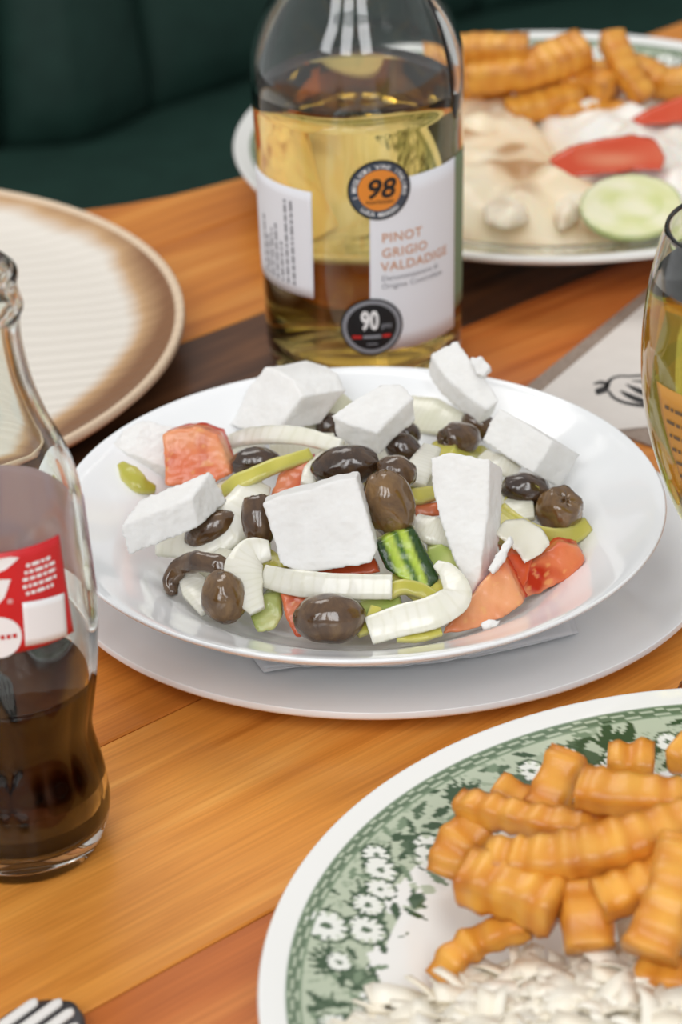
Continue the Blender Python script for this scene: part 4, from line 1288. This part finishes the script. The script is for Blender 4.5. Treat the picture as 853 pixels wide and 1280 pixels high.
feta('feta piece tilted up at the back right, beside the placemat', [(537, 443), (556, 432), (572, 425), (588, 446), (606, 470), (625, 500), (608, 512), (588, 498), (556, 470)], 0.020, (-.25, -.55, .8), (-6, 24, 0.006), 7, 0.9)
feta('feta block at the right, above the dark oval olive', [(602, 550), (612, 528), (624, 511), (656, 528), (692, 551), (680, 572), (666, 592), (634, 572)], 0.016, (-.3, -.65, .7), (34, 18, 0.010), 8)
feta('small feta crumb at the tip of the back right feta', [(588, 448), (602, 446), (612, 458), (606, 470), (594, 466)], 0.024, (0, -.6, .8), (2, 6, 0.004), 9, 1, 0.0008)
feta('feta shaving sticking out beside the feta triangle above the tomato', [(609, 712), (622, 690), (638, 668), (640, 678), (630, 700), (616, 716)], 0.012, (0, -.7, .7), (2, 2, 0.003), 10, 1, 0.0006)
feta('tiny feta crumb lying on the pale tomato wedge', [(598, 780), (612, 772), (628, 774), (622, 782), (606, 786)], 0.008, (0, -.6, .8), (0, 2, 0.002), 11, 1, 0.0008)

# ------------------------------------------------------------------ fries
fr_a, fr_b, fr_c = lin(236, 172, 70), lin(216, 138, 42), lin(160, 82, 26)
def fry(label, pts, thick, group, k=None, wide=1.0, seed=0, dark=0.0, flat=0.9, n=(0, -0.3, 0.95), pitch=0.0072, amp=0.00068):
    P = [at_z(x, y, z) for x, y, z in pts]
    mid = P[len(P) // 2]; d = (mid - CAM).dot(FW) / FPX
    L = sum((a - b).length for a, b in zip(P, P[1:]))
    k = max(14, int(L / 0.0011))
    Pc = catmull([tuple(p) for p in P], k)
    h = thick * 0.5 * d
    def cf(s, u, v, p, o):
        e = max(abs(u), abs(v)); cr = (abs(u) * abs(v)) ** 2
        t = 0.35 + 0.9 * noise.noise(p * 110 + Vector((seed, 0, 0))) + 0.35 * cr - 420 * o
        c = mixv(fr_a, fr_b, t)
        end = max(0, 1 - min(s, 1 - s) * 12)
        return mixv(c, fr_c, 0.62 * cr * (0.6 + noise.noise(p * 180)) + 0.5 * end * max(0, 0.4 + noise.noise(p * 260)) + dark + 0.5 * max(0, noise.noise(p * 70 + Vector((0, seed, 0))) - 0.15))
    V, F, C = sweep(Pc, nrm(n), h * wide * (0.96 + 0.10 * np.sin(np.linspace(0.3, 2.9, k) + seed)), h * flat * (0.95 + 0.10 * np.sin(np.linspace(0.4, 2.8, k) + seed * 2)), 20, 0.0006, (amp, pitch), 0, cf, seed, 7.0, False)
    return fix_normals(thing('potato_fry', V, F, M_FRY, label, 'fry', group, True, C))
GF, GB = 'crinkle cut fries on the near plate', 'fries on the far plate'
NEAR = [
 ('near fry lying lowest under the pile, toward the plate centre', [(720, 1060, .022), (800, 1090, .022)], 52),
 ('near fry buried in the back of the pile', [(690, 1040, .024), (800, 1000, .026)], 50),
 ('near fry standing up at the top left of the pile', [(712, 948, .044), (696, 978, .040), (678, 1018, .034)], 56),
 ('short near fry end at the top of the pile', [(760, 950, .036), (818, 953, .036)], 44),
 ('small browned fry tip poking up behind the left arm of the pile', [(622, 985, .034), (640, 994, .033), (670, 1012, .030)], 36),
 ('near fry resting across the upper right of the pile', [(726, 984, .056), (780, 994, .056), (880, 1004, .054)], 54),
 ('slim near fry whose tip points farthest left', [(577, 1006, .040), (640, 1020, .043), (720, 1034, .044), (800, 1034, .042)], 42),
 ('longest near fry running across the middle of the pile', [(612, 1076, .043), (690, 1074, .048), (770, 1058, .052), (880, 1026, .055)], 56),
 ('browned near fry curling down the left side of the pile', [(600, 1034, .034), (570, 1062, .030), (556, 1096, .024)], 52),
 ('thick near fry with a square end in the middle left', [(584, 1094, .040), (640, 1112, .040), (698, 1136, .038)], 72),
 ('near fry reaching down left into the shredded cabbage', [(660, 1156, .030), (610, 1172, .024), (572, 1196, .020), (550, 1226, .014)], 40),
 ('stubby near fry pointing toward the viewer at the centre', [(728, 1110, .040), (734, 1146, .036), (738, 1188, .030)], 60),
 ('near fry slanting up right above the gap', [(748, 1128, .043), (790, 1112, .045), (836, 1090, .048)], 52),
 ('wide near fry hanging down at the right edge', [(856, 1060, .056), (838, 1124, .050), (812, 1194, .040)], 74),
 ('near fry lying on the cabbage at the lower right', [(800, 1216, .028), (840, 1222, .030), (900, 1226, .030)], 50),
 ('near fry corner at the right edge, top of the pile', [(846, 938, .044), (890, 956, .044)], 44),
]
for i, (lb, pts, t) in enumerate(NEAR):
    fry(lb, pts if len(pts) > 2 else [pts[0], tuple((a + b) / 2 for a, b in zip(*pts)), pts[1]], t, GF, seed=i * 1.7, dark=0.12 if 'browned' in lb else 0, wide=1.0)
FAR = [
 ('far fry behind the wine bottle shoulder, top left of its pile', [(560, 66, .060), (600, 62, .062), (660, 64, .062)], 40),
 ('big far fry with a pointed top', [(585, 96, .050), (650, 88, .054), (732, 62, .060)], 48),
 ('far fry leaning upright beside the pale plate rim', [(765, 48, .062), (780, 82, .054), (808, 124, .040)], 32),
 ('far fry lying flat across the middle', [(690, 106, .042), (730, 104, .044), (766, 112, .044)], 40),
 ('low far fry next to the cream sauce', [(634, 140, .036), (680, 130, .038), (722, 118, .040)], 36),
 ('low far fry in front beside the white shreds', [(700, 142, .034), (740, 138, .035), (790, 140, .034)], 26),
 ('far fry end behind the leaning one', [(790, 84, .044), (812, 92, .044), (832, 104, .042)], 34),
 ('far fry at the right edge of the picture', [(818, 104, .042), (850, 104, .044), (900, 100, .044)], 36),
 ('far fry hidden low behind the wine bottle', [(540, 120, .034), (580, 112, .036), (640, 112, .038)], 40),
 ('far fry buried at the back of the far pile', [(620, 100, .032), (690, 92, .034), (760, 98, .032)], 40),
 ('short far fry left behind the bottle neck', [(480, 110, .030), (520, 96, .034), (560, 90, .036)], 38),
]
for i, (lb, pts, t) in enumerate(FAR):
    fry(lb, pts, t, GB, seed=i * 2.3 + 40, amp=0.0004)

def plate_h(x, y):
    if math.hypot(x - FX, y - FY) < 0.16: return float(np.interp(math.hypot(x - FX, y - FY), [p[0] for p in p_top], [p[1] for p in p_top]))
    return 1.2 * float(np.interp(math.hypot(x - KX, y - KY) / KS, [p[0] for p in p_top], [p[1] for p in p_top]))

# ------------------------------------------------------------------ shreds, sauce and salad on the printed plates
def shreds(name, label, cat, region, count, zf, seed, wid=0.0016, pad=None):
    rnd = random.Random(seed)
    V, F, C = [], [], []
    if pad:                                            # the packed heart of the heap
        cx, cy, rx, ry, z0, z1 = pad
        for j in range(15):
            s_ = 1 - j / 14
            for i in range(48):
                a = 2 * math.pi * i / 48
                x, y = cx + rx * s_ * math.cos(a), cy + ry * s_ * math.sin(a)
                h = z0 + (z1 - z0) * (1 - s_ ** 2.2) + 0.0022 * noise.noise(Vector((x * 60, y * 160, seed)))
                V.append((x, y, max(h, plate_h(x, y) + 0.0006))); C.append(mixv(lin(248, 245, 236), lin(238, 232, 214), 0.5))
        for j in range(14):
            for i in range(48):
                r = (i + 1) % 48
                F.append((j * 48 + i, j * 48 + r, (j + 1) * 48 + r, (j + 1) * 48 + i))
    for _ in range(count):
        x, y = region(rnd)
        L = rnd.uniform(0.016, 0.04); a = rnd.gauss(0.3, 0.55); cv = rnd.uniform(-28, 28)
        z = zf(x, y) * rnd.uniform(0.9, 1.02)
        tilt = rnd.uniform(-0.25, 0.25)
        n = 8; b = len(V)
        c0 = mixv(lin(250, 245, 232), lin(240, 230, 208), rnd.random()); w = wid * rnd.uniform(0.6, 1.4); tw = rnd.uniform(-0.9, 0.9)
        ang = a; px_, py_ = x - math.cos(a) * L / 2, y - math.sin(a) * L / 2
        for i in range(n + 1):
            s = i / n
            zz = z + tilt * L * (s - 0.5) + 0.0025 * math.sin(s * 6 + cv)
            zz = max(zz, plate_h(px_, py_) + 0.0012)
            sx, sy = -math.sin(ang) * w, math.cos(ang) * w
            for (q, t) in ((-1, -1), (1, -1), (1, 1), (-1, 1)):
                V.append((px_ + sx * q, py_ + sy * q, zz + tw * w * q + t * 0.0004 + 0.0006)); C.append(c0)
            px_ += math.cos(ang) * L / n; py_ += math.sin(ang) * L / n; ang += cv * L / n
        for i in range(n):
            for q in range(4):
                r = (q + 1) % 4
                F.append((b + i * 4 + q, b + i * 4 + r, b + (i + 1) * 4 + r, b + (i + 1) * 4 + q))
        F.append((b, b + 1, b + 2, b + 3)); F.append((b + n * 4 + 3, b + n * 4 + 2, b + n * 4 + 1, b + n * 4))
    return fix_normals(thing(name, V, F, M_CABBAGE, label, cat, None, True, C, 'stuff'))
def reg_near(rnd):
    while True:
        px, py = rnd.uniform(480, 1000), rnd.uniform(1170, 1420)
        lim = 1262 - (px - 480) * 0.55 if px < 620 else 1186 + 18 * math.sin(px * 0.03)
        if py > lim:
            p = at_z(px, py, 0.022)
            if math.hypot(p.x - FX, p.y - FY) < 0.118: return p.x, p.y
shreds('shredded_cabbage', 'pale shredded cabbage heaped in front of the near fries', 'cabbage', reg_near, 760, lambda x, y: 0.012 + 0.018 * max(0.0, 1 - ((x - 0.108) / 0.11) ** 2 - ((y - 0.55) / 0.065) ** 2), 4, 0.0026, (0.108, 0.548, 0.096, 0.049, 0.010, 0.0275))
# cream sauce dish on the far plate: a lumpy pool with mushroom pieces
def lump(name, label, cat, outline, z0, height, m, colf, fr=70, amp=0.004, group=None, seed=0):
    P = [at_z(x, y, z0) for x, y in outline]
    pc = catmull([(p.x, p.y) for p in P + [P[0]]], 60)[:-1]
    c = pc.mean(0)
    V, F, C = [], [], []
    K = 18
    for j in range(K + 1):
        s = 1 - j / K
        for q in pc:
            x, y = c + (q - c) * s
            h = height * (1 - s ** 3.0) ** 0.55 if s < 1 else 0
            h += amp * (0.5 + noise.noise(Vector((x * fr, y * fr, seed)))) * min(1, (1 - s) * 5)
            V.append((x, y, max(z0 + h, plate_h(x, y) + 0.0009))); C.append(colf(Vector((x, y, h))))
    n = len(pc)
    for j in range(K):
        for i in range(n):
            r = (i + 1) % n
            F.append((j * n + i, j * n + r, (j + 1) * n + r, (j + 1) * n + i))
    b = len(V)
    for q in pc: V.append((q[0], q[1], max(z0 - 0.001, plate_h(q[0], q[1]) + 0.0003))); C.append(colf(Vector((q[0], q[1], 0))))
    for i in range(n): F.append((b + i, b + (i + 1) % n, (i + 1) % n, i))
    F.append(tuple(b + i for i in range(n - 1, -1, -1)))
    return fix_normals(thing(name, V, F, m, label, cat, group, True, C))
sc_col = lambda p: mixv(mixv(lin(252, 236, 206), lin(244, 216, 176), 0.4 + 1.0 * noise.noise(p * 60)), lin(190, 142, 92), 3.0 * (noise.noise(p * 50 + Vector((4, 0, 0))) - 0.18))
lump('creamy_stew', 'beige creamy meat stew spread over the front of the far plate', 'stew', [(470, 250), (520, 190), (560, 150), (620, 140), (668, 170), (700, 220), (735, 262), (790, 306), (720, 315), (650, 314), (580, 306), (510, 290)], 0.014, 0.020, M_SAUCE, sc_col, 62, 0.0075, None, 2)
wh_col = lambda p: mixv(lin(250, 246, 238), lin(242, 234, 220), 0.5 + noise.noise(p * 50))
lump('white_sauce', 'white creamy sauce under the cucumber and tomato on the far plate', 'sauce', [(640, 150), (720, 138), (800, 140), (890, 150), (930, 200), (920, 262), (860, 296), (780, 296), (716, 246), (676, 196)], 0.018, 0.016, M_SAUCE, wh_col, 70, 0.007, None, 8)
mush = lambda p: mixv(lin(250, 236, 212), lin(222, 200, 170), 0.5 + 1.4 * noise.noise(p * 120))
lump('mushroom_slice', 'grey edged mushroom slice at the lower left of the stew', 'mushroom', [(604, 262), (630, 254), (654, 258), (660, 274), (636, 284), (610, 278)], 0.030, 0.0035, M_SAUCE, mush, 90, 0.003, 'mushroom slices in the stew', 5)
lump('mushroom_slice', 'grey edged mushroom slice near the cucumber', 'mushroom', [(690, 262), (706, 240), (728, 238), (736, 256), (720, 276), (700, 284)], 0.028, 0.0035, M_SAUCE, mush, 90, 0.003, 'mushroom slices in the stew', 6)
lump('mushroom_slice', 'pale mushroom slice at the top left of the stew', 'mushroom', [(598, 150), (620, 142), (646, 150), (650, 164), (624, 170), (602, 166)], 0.030, 0.006, M_SAUCE, mush, 90, 0.003, 'mushroom slices in the stew', 7)

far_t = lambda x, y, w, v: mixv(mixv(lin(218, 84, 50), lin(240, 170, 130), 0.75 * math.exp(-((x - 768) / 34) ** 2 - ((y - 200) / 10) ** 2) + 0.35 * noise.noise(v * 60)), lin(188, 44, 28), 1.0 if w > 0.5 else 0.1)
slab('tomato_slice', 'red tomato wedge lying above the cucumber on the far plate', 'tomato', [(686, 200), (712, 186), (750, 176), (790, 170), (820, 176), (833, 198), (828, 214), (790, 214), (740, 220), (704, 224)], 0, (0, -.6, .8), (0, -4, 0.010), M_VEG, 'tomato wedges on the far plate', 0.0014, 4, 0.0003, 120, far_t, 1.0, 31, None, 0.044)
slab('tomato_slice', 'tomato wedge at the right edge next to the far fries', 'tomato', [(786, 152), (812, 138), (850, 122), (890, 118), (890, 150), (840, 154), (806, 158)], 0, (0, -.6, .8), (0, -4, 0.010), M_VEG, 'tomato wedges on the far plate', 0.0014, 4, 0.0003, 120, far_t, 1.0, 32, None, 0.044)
def far_c(x, y, w, v):
    q = math.hypot((x - 790) / 66, (y - 256) / 40)
    c = mixv(lin(238, 234, 200), lin(220, 222, 160), 0.4 + 1.2 * noise.noise(v * 90))
    if 0.35 < q < 0.60: c = mixv(c, lin(200, 208, 130), 0.5 * max(0, 0.3 + noise.noise(v * 130)))
    return mixv(c, lin(126, 150, 60), (q - 0.90) * 7)
slab('cucumber_slice', 'round cucumber slice on the far plate below the tomato wedge', 'cucumber', [(790 + 66 * math.cos(t * math.pi / 12), 256 + 40 * math.sin(t * math.pi / 12)) for t in range(24)], 0, (0.0, -.25, .96), (0, 8, 0.003), M_VEG, None, 0.0012, 3, 0.0002, 120, far_c, 1.0, 33, None, 0.040)
